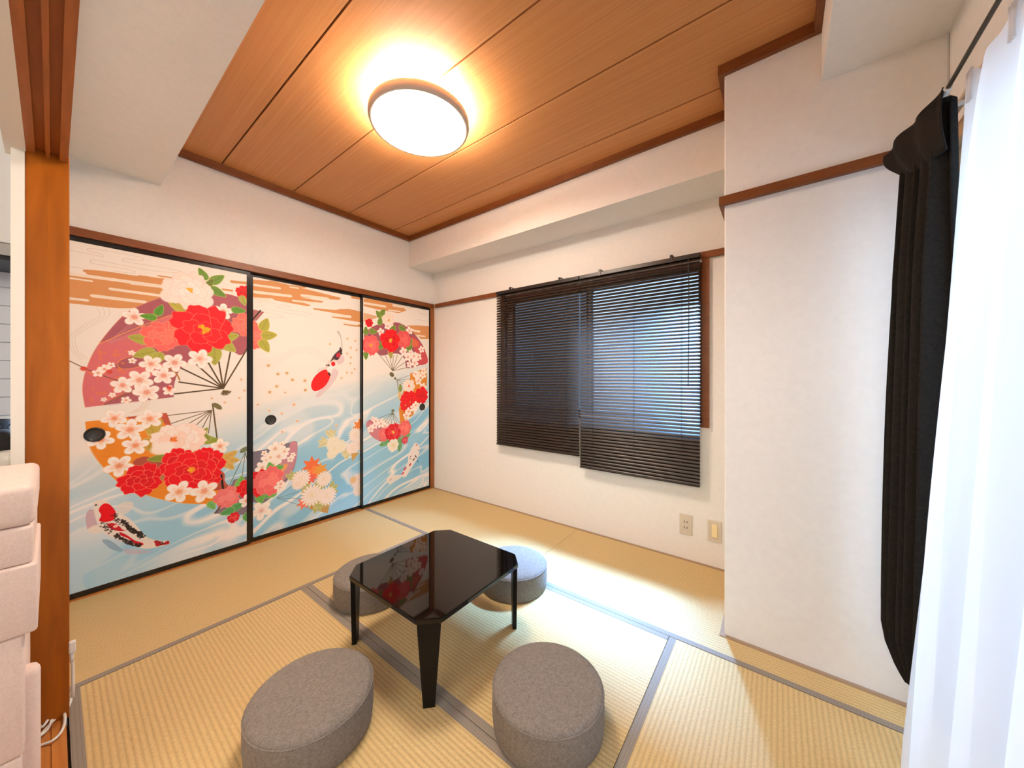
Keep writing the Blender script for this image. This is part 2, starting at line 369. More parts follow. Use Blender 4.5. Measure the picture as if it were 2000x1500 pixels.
class Art:
    def __init__(s):
        s.a = np.zeros((NH, NW, 3), np.float32)
        rng = np.random.default_rng(5)
        X, Z = np.meshgrid(np.arange(NW) * RES + S0, np.arange(NH) * RES + Z0)
        line = np.interp(X, [-2.3, -1.9, -1.55, -1.2, -.76, 0], [.72, .80, .92, 1.02, 1.10, 1.30])
        q = np.clip((line - Z) / .55, 0, 1); q = q ** .75
        ang = .42; U = X * math.cos(ang) + Z * math.sin(ang); V = -X * math.sin(ang) + Z * math.cos(ang)
        wu = vnoise(rng, U * 3.2 + 7, V * 5 + 3) * 1.1; wv = vnoise(rng, U * 2.6 + 1, V * 4 + 9) * .9
        n1 = vnoise(rng, U * 1.9 + wu + 11, V * 8 + wv * 2.0 + 4); n2 = vnoise(rng, U * 3.4 + wu * 1.6, V * 14 + wv * 3 + 31)
        st = np.clip(1.15 - np.abs(n1 - .5) * 15, 0, 1) + np.clip(1 - np.abs(n2 - .5) * 11, 0, 1) * .8
        blob = np.clip((vnoise(rng, U * 3.6 + 5, V * 6 + 2) - .66) * 7, 0, 1)
        st = np.clip(st + blob * .5, 0, 1) * (1 - .6 * np.clip((-1.75 - X) / .3, 0, 1) * np.clip((.42 - Z) / .2, 0, 1))
        cream = np.array([242, 232, 220.]); blue = np.array([152, 204, 228.]); deep = np.array([118, 184, 220.]); pale = np.array([246, 240, 236.])
        mixd = vnoise(rng, U * 2.2, V * 7)[..., None]
        bc = blue * (1 - mixd * .8) + deep * mixd * .8
        low = np.clip((.32 - Z) / .3, 0, 1)[..., None] * np.array([14, 10, 8.])
        c = cream * (1 - q[..., None]) + (bc + low) * q[..., None]
        k = (st * np.clip(q * 1.6, 0, 1))[..., None]
        s.a[:] = c * (1 - k) + pale * k
    def _blend(s, x0, x1, y0, y1, m, col, al):
        m = (m * al)[..., None]; s.a[y0:y1, x0:x1] = s.a[y0:y1, x0:x1] * (1 - m) + np.array(col, np.float32) * m
    def poly(s, P, col, al=1.0, soft=0):
        P = np.array(P, float)
        x0, x1 = int(max(0, P[:, 0].min() - 2)), int(min(NW, P[:, 0].max() + 3)); y0, y1 = int(max(0, P[:, 1].min() - 2)), int(min(NH, P[:, 1].max() + 3))
        if x1 <= x0 or y1 <= y0: return
        ss = 2
        xs = x0 + (np.arange((x1 - x0) * ss) + .5) / ss; ys = y0 + (np.arange((y1 - y0) * ss) + .5) / ss
        ins = np.zeros((len(ys), len(xs)), bool)
        n = len(P)
        for i in range(n):
            ax, ay = P[i]; bx_, by = P[(i + 1) % n]
            if ay == by: continue
            rows = (ys > min(ay, by)) & (ys <= max(ay, by))
            if not rows.any(): continue
            xi = ax + (ys[rows] - ay) * (bx_ - ax) / (by - ay)
            ins[rows] ^= xs[None, :] < xi[:, None]
        m = ins.reshape(y1 - y0, ss, x1 - x0, ss).mean((1, 3))
        s._blend(x0, x1, y0, y1, m, col, al)
    def ell(s, c, a, b, ang, col, al=1.0, soft=1.5):
        x0, x1 = int(max(0, c[0] - max(a, b) - 3)), int(min(NW, c[0] + max(a, b) + 4)); y0, y1 = int(max(0, c[1] - max(a, b) - 3)), int(min(NH, c[1] + max(a, b) + 4))
        if x1 <= x0 or y1 <= y0: return
        X, Y = np.meshgrid(np.arange(x0, x1) - c[0], np.arange(y0, y1) - c[1])
        u = X * math.cos(ang) + Y * math.sin(ang); v = -X * math.sin(ang) + Y * math.cos(ang)
        d = np.sqrt((u / a) ** 2 + (v / b) ** 2)
        m = np.clip((1 - d) * min(a, b) / soft + .5, 0, 1)
        s._blend(x0, x1, y0, y1, m, col, al)
    def line(s, pts, wd, col, al=1.0):
        for (ax, ay), (bx_, by) in zip(pts, pts[1:]):
            x0, x1 = int(max(0, min(ax, bx_) - wd - 2)), int(min(NW, max(ax, bx_) + wd + 3)); y0, y1 = int(max(0, min(ay, by) - wd - 2)), int(min(NH, max(ay, by) + wd + 3))
            if x1 <= x0 or y1 <= y0: continue
            X, Y = np.meshgrid(np.arange(x0, x1) - ax, np.arange(y0, y1) - ay)
            dx, dy = bx_ - ax, by - ay; l2 = dx * dx + dy * dy + 1e-9
            t = np.clip((X * dx + Y * dy) / l2, 0, 1); d = np.hypot(X - t * dx, Y - t * dy)
            s._blend(x0, x1, y0, y1, np.clip(wd / 2 - d + .5, 0, 1), col, al)
A = Art()
GOLD = (214, 146, 88); CREAM = (240, 224, 204); OUT = (250, 150, 100)
def sp(pts, closed=True, sub=6):   # smooth outline from photograph points
    return [wp(p) for p in [(v.x, v.y) for v in catmull([(p[0], p[1], 0) for p in pts], sub, closed)]]
def C(ox, oy, k): return lambda pts: [(ox + x / k, oy + y / k) for x, y in pts]
def bar(p, q, th, col):          # round-ended horizontal band
    a, b = wp(p), wp(q); m = th * .5 * (mpp(p[0]) + mpp(q[0])) / 2
    z = (a[1] + b[1]) / 2; n = 9; P = []
    if abs(b[1] - a[1]) > 2: za, zb = a[1], b[1]
    else: za = zb = z
    for i in range(n): t = math.pi / 2 + math.pi * i / (n - 1); P.append((a[0] + m * 1.6 * math.cos(t) + m, za + m * math.sin(t)))
    for i in range(n): t = -math.pi / 2 + math.pi * i / (n - 1); P.append((b[0] + m * 1.6 * math.cos(t) - m, zb + m * math.sin(t)))
    A.poly(P, col)
rnd = random.Random(3)
def blossom(p, r, ph=0, col=(252, 242, 232), mid=(247, 184, 156), star=True, n=5):
    c = wp(p); r = r * mpp(p[0]) * .88
    for k in range(n):
        a = ph + 2 * math.pi * k / n
        A.ell((c[0] + .62 * r * math.cos(a), c[1] + .62 * r * math.sin(a)), .42 * r, .36 * r, a, (244, 206, 172), .8)
    for k in range(n):
        a = ph + 2 * math.pi * k / n
        A.ell((c[0] + .60 * r * math.cos(a), c[1] + .60 * r * math.sin(a)), .40 * r, .33 * r, a, col)
        A.ell((c[0] + .30 * r * math.cos(a), c[1] + .30 * r * math.sin(a)), .30 * r, .16 * r, a, mid, .45, soft=.14 * r + 1)
    A.ell(c, .22 * r, .22 * r, 0, mid, .8, soft=.12 * r + 1)
    if r > 12:
        for k in range(10):
            a = 2 * math.pi * k / 10; A.line([c, (c[0] + .24 * r * math.cos(a), c[1] + .24 * r * math.sin(a))], 1.0, (226, 120, 90), .7)
def petal(c, a, d, r, wr, col, out, ow):
    P = []
    for i in range(26):
        t = 2 * math.pi * i / 26
        q = 1 + .07 * math.cos(5 * t + a * 3)
        u = math.cos(t) * r * q; v = math.sin(t) * wr * q
        if u > 0: u *= 1 - .12 * math.cos(math.pi * min(1, abs(v) / (wr * .5 + 1e-6))) if abs(v) < wr * .5 else 1
        P.append((d + u, v))
    rot = lambda g: [(c[0] + x * math.cos(a) * g - y * math.sin(a) * g, c[1] + x * math.sin(a) * g + y * math.cos(a) * g) for x, y in P]
    Q = rot(1); cx = sum(x for x, _ in Q) / 26; cy = sum(y for _, y in Q) / 26
    A.poly([(cx + (x - cx) * (1 + ow / r), cy + (y - cy) * (1 + ow / wr)) for x, y in Q], out)
    A.poly(Q, col)
def peony(p, r, col, inner, out=OUT, ph=0, cen=(236, 170, 30), sq=1.0, ow=1.5):
    c = wp(p); r = r * mpp(p[0])
    n = 7; ow = ow * 1.35
    for k in range(n):
        a = ph + 2 * math.pi * k / n + rnd.uniform(-.12, .12)
        petal(c, a, .62 * r * (1 if k % 2 else .9), .37 * r, .36 * r, col, out, ow)
    for k in range(5):
        a = ph + .4 + 2 * math.pi * k / 5 + rnd.uniform(-.1, .1)
        petal(c, a, .34 * r, .26 * r, .27 * r, col if k % 2 else inner, out, ow)
    for k in range(3):
        a = ph + .9 + 2 * math.pi * k / 3
        petal(c, a, .15 * r, .15 * r, .16 * r, inner, out, ow * .8)
    if cen:
        for k in range(16):
            a = rnd.uniform(0, 6.28); d = rnd.uniform(0, .15) * r
            A.ell((c[0] + d * math.cos(a), c[1] + d * math.sin(a)), .05 * r + 1, .05 * r + 1, 0, (cen[0] + rnd.randint(-14, 14), cen[1] + rnd.randint(-30, 20), cen[2]))
def leaf(p, ln, ang, col=(120, 160, 54), w=.42, out=(196, 188, 110), lobes=0):
    c = wp(p); ln = ln * mpp(p[0]); a = R(ang); P = []
    for i in range(24):
        t = 2 * math.pi * i / 24; u = -math.cos(t); v = math.sin(t) * (1 - .45 * u) * w
        if lobes: v *= 1 + .28 * math.sin(lobes * (u + 1) * math.pi)
        P.append((u * ln / 2, v * ln / 2))
    T = lambda g: [(c[0] + x * g * math.cos(a) - y * g * math.sin(a), c[1] + x * g * math.sin(a) + y * g * math.cos(a)) for x, y in P]
    A.poly(T(1.08), out); A.poly(T(1), col)
    dk = tuple(v * .72 for v in col)
    tip = (c[0] + .46 * ln * math.cos(a), c[1] + .46 * ln * math.sin(a)); tail = (c[0] - .5 * ln * math.cos(a), c[1] - .5 * ln * math.sin(a))
    A.line([tail, tip], 1.3, dk, .9)
    for k in (-.2, .05, .25):
        b0 = (c[0] + k * ln * math.cos(a), c[1] + k * ln * math.sin(a))
        for sgn in (-1, 1): A.line([b0, (b0[0] + .17 * ln * math.cos(a + sgn * .7), b0[1] + .17 * ln * math.sin(a + sgn * .7))], 1, dk, .6)
def mleaf(p, ln, ang, col, n=3, out=(214, 190, 110)):
    for k in range(n):
        o = (k - (n - 1) / 2) * 42
        q = (p[0] + .30 * ln * math.cos(R(ang + o)), p[1] - .30 * ln * math.sin(R(ang + o)))
        leaf(q, ln * .78, ang + o, col, .5, out, 0)
def mum(p, r, col=(250, 238, 226), mid=(246, 226, 190), n=18, edge=(240, 196, 180)):
    c = wp(p); r = r * mpp(p[0]) * .88
    for ring, d in ((1.0, .62), (.72, .42), (.45, .22)):
        for k in range(n):
            a = 2 * math.pi * k / n + ring
            q = (c[0] + d * r * math.cos(a), c[1] + d * r * math.sin(a))
            A.ell(q, .34 * r * ring + 1.2, .10 * r + 1.4, a, edge, .8); A.ell(q, .34 * r * ring, .10 * r + .3, a, col)
    A.ell(c, .16 * r, .16 * r, 0, mid)
def ribs(piv, ends, wd, col, hub=None):
    for e in ends: A.line([wp(piv), wp(e)], wd, col)
def speck(pts, r, col):
    for p in pts:
        c = wp(p); q = r * mpp(p[0]) ; A.ell(c, q * 1.8, q * 1.8, 0, (246, 222, 196), .6, soft=q)
        A.poly([(c[0] - q, c[1] - q * .8), (c[0] + q * .8, c[1] - q), (c[0] + q, c[1] + q * .8), (c[0] - q * .8, c[1] + q)], col)

# ---- first door
k1 = C(120, 440, 3.947); k2 = C(120, 780, 3.75); kA = C(130, 460, 8.333)
for L_ in ([(40, 240), (300, 285), (560, 340), (590, 330), (540, 295), (380, 255), (330, 225), (400, 210), (760, 268), (1180, 350), (1240, 385), (1190, 412), (960, 375), (905, 395), (960, 425), (1290, 480), (1600, 530), (1860, 585)],
           [(1860, 610), (1700, 600), (1380, 570), (900, 482), (440, 398), (385, 428), (430, 455), (800, 520), (1080, 572), (1105, 600), (1060, 615), (750, 575)], [(40, 505), (280, 540)]):
    A.line(sp(kA(L_), False), 1.5, (214, 190, 170), .9)
A.poly(sp(kA([(262, 572), (330, 552), (700, 590), (1130, 655), (1190, 645), (1500, 690), (1580, 700), (1590, 790), (1100, 700), (600, 640), (330, 602)])), GOLD)
A.poly([wp(q) for q in kA([(28, 640), (500, 700), (960, 768), (1060, 808), (1500, 868), (1560, 900), (1560, 1010), (1180, 1190), (900, 1178), (28, 1100)])], GOLD)
A.poly([wp(q) for q in k1([(170, 350), (580, 388), (900, 430), (880, 470), (800, 470), (560, 430), (200, 380)])], GOLD)
A.poly([wp(q) for q in k1([(55, 385), (480, 430), (830, 486), (880, 560), (640, 640), (430, 640), (55, 600)])], GOLD)
for p, q, th in (((55, 372), (790, 472), 7), ((55, 405), (240, 432), 4), ((370, 490), (830, 550), 6), ((230, 543), (650, 592), 7), ((55, 563), (205, 580), 6), ((530, 448), (800, 480), 4)):
    bar(*k1([p, q]), th, CREAM)
bar(*k1([(740, 388), (905, 412)]), 3, GOLD); bar(*k1([(1305, 432), (1480, 452)]), 5.5, GOLD); bar(*k1([(1240, 494), (1320, 504)]), 4, GOLD)
for dx in (0, 22, 44):          # thin drifting lines
    A.line(sp(k1([(270 + dx * 2, 630), (290 + dx * 1.6, 700), (170 + dx, 770 + dx * .4), (65 + dx, 860), (75 + dx, 960), (150 + dx, 1040 - dx * .3)]), False), 1.7, (222, 205, 186), .9)
    A.line(sp(k1([(640 + dx, 1340), (610 + dx, 1400), (520 + dx, 1450)]), False), 1.7, (226, 190, 160), .9)
# the large red fan
fan = k1([(180, 1405), (160, 1250), (200, 1080), (290, 910), (460, 710), (600, 620), (830, 538), (1010, 512), (1180, 516), (1320, 540), (1460, 590)])
fin = k1([(1460, 900), (1390, 1000), (1300, 965), (1200, 965), (1060, 1010), (925, 1100), (872, 1210), (865, 1325)])
A.poly(sp(fan, False) + sp(fin, False), (168, 88, 98))
A.poly(sp(k1([(180, 1405), (160, 1250), (200, 1080), (290, 915)]), False) + sp(k1([(290, 915), (560, 820), (820, 700), (1060, 640), (1240, 680), (1200, 800), (860, 900), (560, 1000), (430, 1060), (430, 1105), (560, 1100), (800, 1060), (760, 1130), (560, 1240), (310, 1390)]), False, 3), (216, 108, 112))
rs = random.Random(9)
for k in range(34):             # gold-leaf flecks over the rose ground
    x, y = rs.uniform(200, 520), rs.uniform(920, 1340)
    if x < 175 + (1400 - y) * .05 + max(0, 1150 - y) * .4: continue
    w_, h_ = rs.uniform(10, 46), rs.uniform(8, 30)
    A.poly([wp(q) for q in k1([(x, y), (x + w_, y - 4), (x + w_ + 6, y + h_), (x + 4, y + h_ + 4)])], (236, 124, 62), .55)
for k in range(26):             # fine stripes of the plum ground
    y = 640 + k * 9
    A.line([wp(q) for q in k1([(330 + k * 2 + max(0, (700 - y)) * .6, y + 250 - k * 8), (560 + k * 6, y + 90 - k * 6)])], 1.1, (200, 130, 134), .5)
for k in range(9):
    A.line([wp(q) for q in k1([(360 + k * 36, 1392 - k * 14), (862, 1325 - k * 13)])], 1.2, (196, 126, 130), .6)
for k in range(12):
    A.line([wp(q) for q in k1([(1150 + k * 22, 540 + k * 4), (1090 + k * 30, 640 + k * 2)])], 1.2, (196, 126, 130), .55)
A.line(sp(k1([(290, 915), (420, 860), (560, 800), (820, 700), (1000, 650)]), False), 3.2, (240, 150, 84))
A.line(sp(k1([(310, 1390), (420, 1330), (560, 1250), (700, 1220)]), False), 2.2, (222, 140, 80))
A.line(sp(k1([(600, 1000), (470, 1030), (430, 1075), (470, 1110), (600, 1090), (720, 1040)]), False), 2.4, (238, 140, 76))
A.line(sp(fan, False), 1.6, (230, 150, 110), .8)
ribs((435.5, 759), k1([(865, 1302), (905, 1210), (925, 1105), (1040, 1075), (1130, 1060), (1208, 1035), (1300, 980), (1450, 920)]), 6.2, (84, 64, 38))
for k in range(7):
    a = R(-128 + k * 19); c = wp((436, 763)); A.line([c, (c[0] + 24 * math.cos(a) + 6, c[1] + 24 * math.sin(a))], 5.5, (78, 60, 36) if k % 2 else (128, 104, 66))
speck(k1([(1385, 1190), (1410, 1275), (1370, 1332), (1158, 1335), (1258, 1368)]), 2.0, (226, 180, 140))
# branch and blossoms over it
A.line(sp(k1([(55, 1045), (180, 1105), (330, 1165), (480, 1215), (600, 1250)]), False), 3, (120, 74, 44))
A.line(sp(k1([(330, 1380), (440, 1325), (560, 1290)]), False), 3, (150, 90, 50)); A.line(sp(k1([(820, 1100), (880, 1140), (910, 1195)]), False), 5, (170, 112, 50))
for p, r_, ph in (((560, 708), 23, .3), ((1245, 665), 19, 1.5)): blossom(k1([p])[0], r_, ph)
# peonies and leaves of the fan
for p, ln, an, c_ in (((1088, 375), 26, 118, (108, 150, 56)), ((1200, 415), 30, 42, (108, 150, 56)), ((1205, 515), 30, -28, (104, 144, 52)), ((1148, 440), 20, 60, (110, 130, 50)),
                      ((670, 705), 26, 176, (96, 156, 50)), ((755, 655), 26, 70, (88, 152, 50)), ((1365, 655), 24, 0, (100, 152, 54))): leaf(k1([p])[0], ln, an, c_, .52)
for p, ln, an, n_ in (((925, 650), 44, 100, 3), ((1010, 630), 34, 60, 3)): mleaf(k1([p])[0], ln, an, (190, 176, 74), n_)
peony(k1([(985, 500)])[0], 42, (248, 228, 214), (252, 238, 226), (236, 202, 186), .3, (240, 180, 60), ow=1.2)
for p, r_ in (((850, 540), 20), ((850, 470), 18), ((1090, 590), 20), ((1100, 520), 18)): A.ell(wp(k1([p])[0]), r_ * mpp(330), r_ * .8 * mpp(330), .5, (248, 232, 220), .95, 5)
peony(k1([(985, 500)])[0], 32, (250, 234, 222), (252, 240, 230), (238, 206, 190), .9, (240, 176, 50), ow=1.2)
for p, ln, an in (((600, 875), 34, 170), ((640, 990), 36, 200), ((740, 1030), 30, 250), ((1180, 1010), 36, 270), ((1280, 930), 34, 320), ((1300, 860), 30, 20)): leaf(k1([p])[0], ln, an, (176, 172, 70), .6)
peony(k1([(770, 855)])[0], 34, (250, 104, 96), (244, 120, 104), (252, 148, 112), .2, None)
peony(k1([(905, 770)])[0], 18, (250, 112, 98), (248, 120, 104), (252, 148, 112), 1, None)
peony(k1([(1420, 770)])[0], 25, (250, 112, 98), (248, 120, 104), (252, 150, 116), 1, None)
peony(k1([(1095, 800)])[0], 55, (252, 28, 38), (240, 34, 40), (252, 112, 84), .15, (236, 176, 30), ow=1.7)
peony(k1([(1410, 520)])[0], 15, (226, 24, 30), (206, 20, 26), (246, 60, 50), .2, None); leaf(k1([(1400, 580)])[0], 20, -70, (170, 170, 80), .6)
blossom(k1([(1065, 1030)])[0], 24, 1.2); blossom(k1([(870, 1060)])[0], 23, 1.1); blossom(k1([(690, 1070)])[0], 22, 2.0); blossom(k1([(785, 1160)])[0], 22, .2)
blossom(k1([(470, 1235)])[0], 22, 1.6); blossom(k1([(600, 1195)])[0], 26, .9); blossom(k1([(655, 1290)])[0], 25, 1.8)
for p, r_ in (((280, 1140), 11), ((330, 1110), 12), ((380, 1080), 8), ((545, 1045), 8), ((540, 985), 7), ((390, 1310), 7), ((325, 1345), 6), ((495, 1350), 10), ((830, 1275), 13)): blossom(k1([p])[0], r_, rs.uniform(0, 3), mid=(250, 210, 180))
for p in ((365, 1130), (168, 1107), (830, 1255)): A.ell(wp(k1([p])[0]), 9, 9, 0, (214, 62, 44), .9, 4)
# lower fan, orange
A.poly([wp(q) for q in k2([(175, 165), (500, 130), (740, 100), (780, 180), (1000, 360), (1170, 530), (1200, 640), (1220, 760)])] + sp(k2([(1220, 765), (900, 765), (640, 710), (430, 620), (270, 460), (200, 340), (172, 165)]), False), (236, 136, 36))
for k in range(70):
    x, y = rs.uniform(200, 900), rs.uniform(180, 720)
    if y - 340 > (x - 200) * 1.0 + 60: continue
    A.line([wp(q) for q in k2([(x, y), (x + rs.uniform(30, 90), y + rs.uniform(-14, 22))])], 3.2, (224, 122, 30) if k % 2 else (246, 152, 48), .45)
A.poly([wp(q) for q in k2([(475, 130), (590, 118), (540, 165)])], (184, 78, 56)); A.poly([wp(q) for q in k2([(722, 104), (770, 100), (805, 190), (770, 200), (735, 150)])], (192, 84, 60))
A.poly(sp(k2([(520, 470), (600, 420), (700, 440), (830, 430), (1160, 520), (1195, 600), (1220, 660), (1000, 655), (700, 560), (640, 520)])), (176, 78, 60))
for k in range(14):
    A.line([wp(q) for q in k2([(1130 + k * 5, 560 + k * 5), (1190 + k * 2, 560 + k * 7)])], 1, (214, 120, 96), .5)
A.line(sp(k2([(1220, 765), (900, 765), (640, 710), (430, 620), (270, 460), (200, 340)]), False), 2.2, (240, 176, 120))
ribs(k2([(1098, 82)])[0], k2([(778, 120), (805, 178), (915, 188), (968, 208), (1030, 212), (1075, 250)]), 3.4, (104, 86, 58))
A.line([wp(q) for q in k2([(1105, 35), (1138, 290)])], 6, (96, 78, 48)); A.line([wp(q) for q in k2([(1165, 530), (1192, 730)])], 7.5, (26, 20, 14))
A.ell(wp(k2([(1140, 52)])[0]), 23, 11, -.75, (120, 108, 66))
for p, ln, an, n_, c_ in (((665, 250), 46, 60, 3, (198, 166, 66)), ((1190, 440), 40, -10, 3, (214, 170, 84))): mleaf(k2([p])[0], ln, an, c_, n_)
for p, ln, an, c_ in (((700, 435), 30, 180, (140, 150, 52)), ((1085, 300), 32, -10, (150, 162, 58)), ((1045, 240), 20, 60, (152, 160, 60)), ((1060, 275), 20, 120, (146, 156, 60)), ((660, 520), 26, 80, (170, 160, 80)), ((760, 560), 30, 30, (180, 130, 80)), ((640, 340), 34, -70, (196, 150, 60))): leaf(k2([p])[0], ln, an, c_, .5)
for p, r_, ph in (((385, 140), 24, .8), ((500, 225), 28, 1.4), ((645, 145), 25, .5), ((540, 340), 25, .2), ((285, 300), 25, 1.0), ((420, 490), 28, .9), ((1160, 345), 18, .3)): blossom(k2([p])[0], r_, ph, mid=(248, 170, 130))
peony(k2([(935, 285)])[0], 32, (250, 222, 204), (252, 234, 220), (244, 200, 176), .5, None, ow=1.2)
peony(k2([(820, 295)])[0], 37, (251, 232, 218), (252, 218, 198), (242, 196, 172), .1, (238, 120, 50), ow=1.2)
A.ell(wp(k2([(740, 360)])[0]), 40, 28, .2, (251, 234, 220), .95, 8)
peony(k2([(585, 590)])[0], 38, (234, 14, 26), (224, 18, 28), (250, 120, 90), .3, None, ow=1.5)
c0 = 0
for p, r_ in (((860, 470), 34), ((1060, 470), 34), ((880, 560), 30), ((1050, 570), 30)): peony(k2([p])[0], r_, (238, 16, 28), (226, 20, 30), (250, 116, 88), r_ * .1, None, ow=1.5)
peony(k2([(955, 520)])[0], 44, (240, 18, 30), (232, 24, 32), (250, 120, 90), .15, (240, 160, 36), ow=1.6)
blossom(k2([(860, 680)])[0], 27, 1.1, mid=(250, 186, 150)); blossom(k2([(1045, 675)])[0], 27, .5, mid=(250, 186, 150))
# small grey-plum fan by the door edge
A.poly([wp(q) for q in k2([(1260, 590), (1380, 560), (1380, 850), (1110, 838), (1180, 760)])], (126, 112, 124))
ribs(k2([(1345, 390)])[0], k2([(1225, 640), (1322, 565), (1378, 530)]), 3, (92, 104, 88)); A.ell(wp(k2([(1335, 372)])[0]), 20, 12, .6, (112, 118, 82))
leaf(k2([(1310, 610)])[0], 26, 80, (112, 186, 84), .6); leaf(k2([(1100, 780)])[0], 20, -60, (120, 190, 100), .6)
peony(k2([(1215, 720)])[0], 24, (240, 118, 116), (246, 134, 128), (250, 150, 140), .4, None, ow=1)
peony(k2([(1375, 650)])[0], 22, (232, 14, 26), (222, 20, 30), (250, 100, 80), .4, None, ow=1.2)
for p, an in (((1290, 785), 20), ((1215, 825), 190), ((1370, 870), -60)): leaf(k2([p])[0], 24, an, (88, 166, 92), .6)
blossom(k2([(1355, 745)])[0], 15, .4); peony(k2([(1260, 868)])[0], 11, (214, 20, 34), (232, 60, 60), (246, 90, 80), .1, None, ow=1)
A.line([wp(q) for q in k2([(1128, 838), (1160, 785)])], 5, (80, 70, 56))
# koi of the first door
k7 = C(140, 960, 7.5)
WHT = (238, 226, 214)
A.poly(sp(k7([(640, 300), (760, 340), (880, 260), (900, 170), (800, 150), (680, 200)])), (232, 222, 214), .8)
A.poly(sp(k7([(290, 260), (210, 330), (210, 480), (240, 560), (380, 480), (380, 360)])), (206, 168, 178), .85)
A.poly(sp(k7([(230, 570), (330, 500), (450, 520), (430, 600), (300, 620)])), (240, 228, 214), .95)
A.poly(sp(k7([(440, 720), (560, 720), (740, 860), (690, 885), (560, 840)])), (132, 168, 196), .8)
A.poly(sp(k7([(760, 850), (860, 850), (1160, 880), (1090, 910), (820, 920)])), (208, 178, 196), .55)
A.poly(sp(k7([(320, 170), (420, 130), (520, 150), (640, 280), (840, 400), (960, 520), (1080, 660), (1240, 720), (1420, 730), (1410, 780), (1200, 830), (1040, 840), (800, 760), (560, 660), (420, 560), (340, 380)])), WHT)
RED = (236, 10, 24)
A.poly(sp(k7([(395, 280), (430, 210), (490, 178), (560, 200), (640, 300), (630, 400), (560, 440), (470, 450), (400, 430), (430, 350)])), RED)
A.poly(sp(k7([(520, 480), (640, 475), (740, 560), (780, 580), (660, 580), (560, 545)])), (206, 24, 36))
A.poly(sp(k7([(700, 600), (800, 640), (920, 720), (1040, 760), (1030, 795), (930, 775), (820, 690), (720, 650)])), (206, 18, 32))
A.poly(sp(k7([(1210, 725), (1300, 735), (1320, 770), (1410, 725), (1425, 770), (1330, 790), (1240, 808), (1220, 770)])), (186, 30, 40))
A.ell(wp(k7([(640, 515)])[0]), 7, 6, 0, (250, 200, 190)); A.ell(wp(k7([(350, 205)])[0]), 3.5, 3.5, 0, (90, 70, 60))
rk = random.Random(4)
def blots(path, wd, n, col=(44, 34, 30), s=(2, 7)):
    pp = catmull([(x, y, 0) for x, y in path], 12, False)
    for _ in range(n):
        p = rk.choice(pp); q = (p.x + rk.gauss(0, wd), p.y + rk.gauss(0, wd))
        A.ell(wp(k7([q])[0]), rk.uniform(*s), rk.uniform(*s) * .6, rk.uniform(-1.2, .2), col, .9, 1.2)
blots([(740, 430), (820, 520), (900, 590), (980, 620), (1040, 670)], 18, 110)
blots([(640, 650), (720, 700), (830, 750), (880, 770)], 14, 60); blots([(940, 790), (1000, 800)], 10, 16)
blots([(440, 470), (520, 540), (560, 600)], 24, 34, s=(1.5, 4)); blots([(640, 320), (640, 420), (720, 470)], 22, 40, s=(1.5, 4)); blots([(1240, 735), (1290, 745), (1340, 780)], 8, 12, s=(1.5, 4))

# ---- second door (sits one track back)
ART1 = A.a.copy(); PX[0] = -.022
k3 = C(480, 520, 5.263); k4 = C(480, 780, 5.0)
A.poly([wp(q) for q in k3([(20, 130), (220, 150), (260, 145), (720, 260), (980, 325), (960, 345), (560, 320), (800, 360), (780, 375), (520, 350), (670, 400), (640, 412), (300, 350), (270, 330), (20, 315)])], GOLD)
for p, q, th in (((80, 190), (355, 228), 4.5), ((80, 262), (470, 308), 5.5), ((450, 212), (545, 226), 2.6), ((570, 298), (850, 335), 5), ((480, 352), (700, 378), 3.6), ((80, 330), (250, 352), 4)): bar(*k3([p, q]), th, CREAM)
bar(*k3([(465, 200), (610, 218)]), 2.8, GOLD)
A.poly([wp(q) for q in k3([(690, 430), (930, 450), (960, 440), (1060, 438), (1200, 470), (1200, 630), (1000, 602), (1010, 590), (1200, 600), (1195, 580), (880, 525), (890, 515), (1060, 530), (1080, 510), (700, 445)])], GOLD)
bar(*k3([(880, 500), (1080, 520)]), 5, CREAM); bar(*k3([(1090, 315), (1240, 338)]), 5, GOLD); bar(*k3([(1000, 582), (1150, 600)]), 3, CREAM)
for L_ in ([(110, 355), (430, 405), (440, 420), (340, 412), (330, 430), (640, 480), (650, 495), (600, 505), (180, 440)], [(200, 470), (380, 515), (360, 530), (210, 520)], [(110, 410), (195, 400), (110, 370)]):
    A.line(sp(k3(L_), False), 1.5, (216, 194, 178), .9)
for d in (0, 26, 52, 78):
    A.line(sp(k3([(110, 960 + d), (260, 950 + d), (400, 900 + d * .8), (520, 845 + d * .7), (640, 835 + d * .8), (760, 880 + d), (850, 950 + d * .5)]), False), 1.5, (232, 204, 186), .8)
A.poly([wp(q) for q in k3([(60, 440), (190, 470), (110, 560), (60, 560)])], (176, 106, 104)); A.line([wp(q) for q in k3([(150, 455), (60, 560)])], 6, (50, 34, 24))
peony(k3([(80, 730)])[0], 24, (250, 110, 100), (250, 126, 112), (252, 150, 118), .5, None)
for p, an in (((195, 600), 70), ((240, 710), 10), ((195, 820), -60)): leaf(k3([p])[0], 27, an, (178, 170, 66), .62, (224, 196, 100))
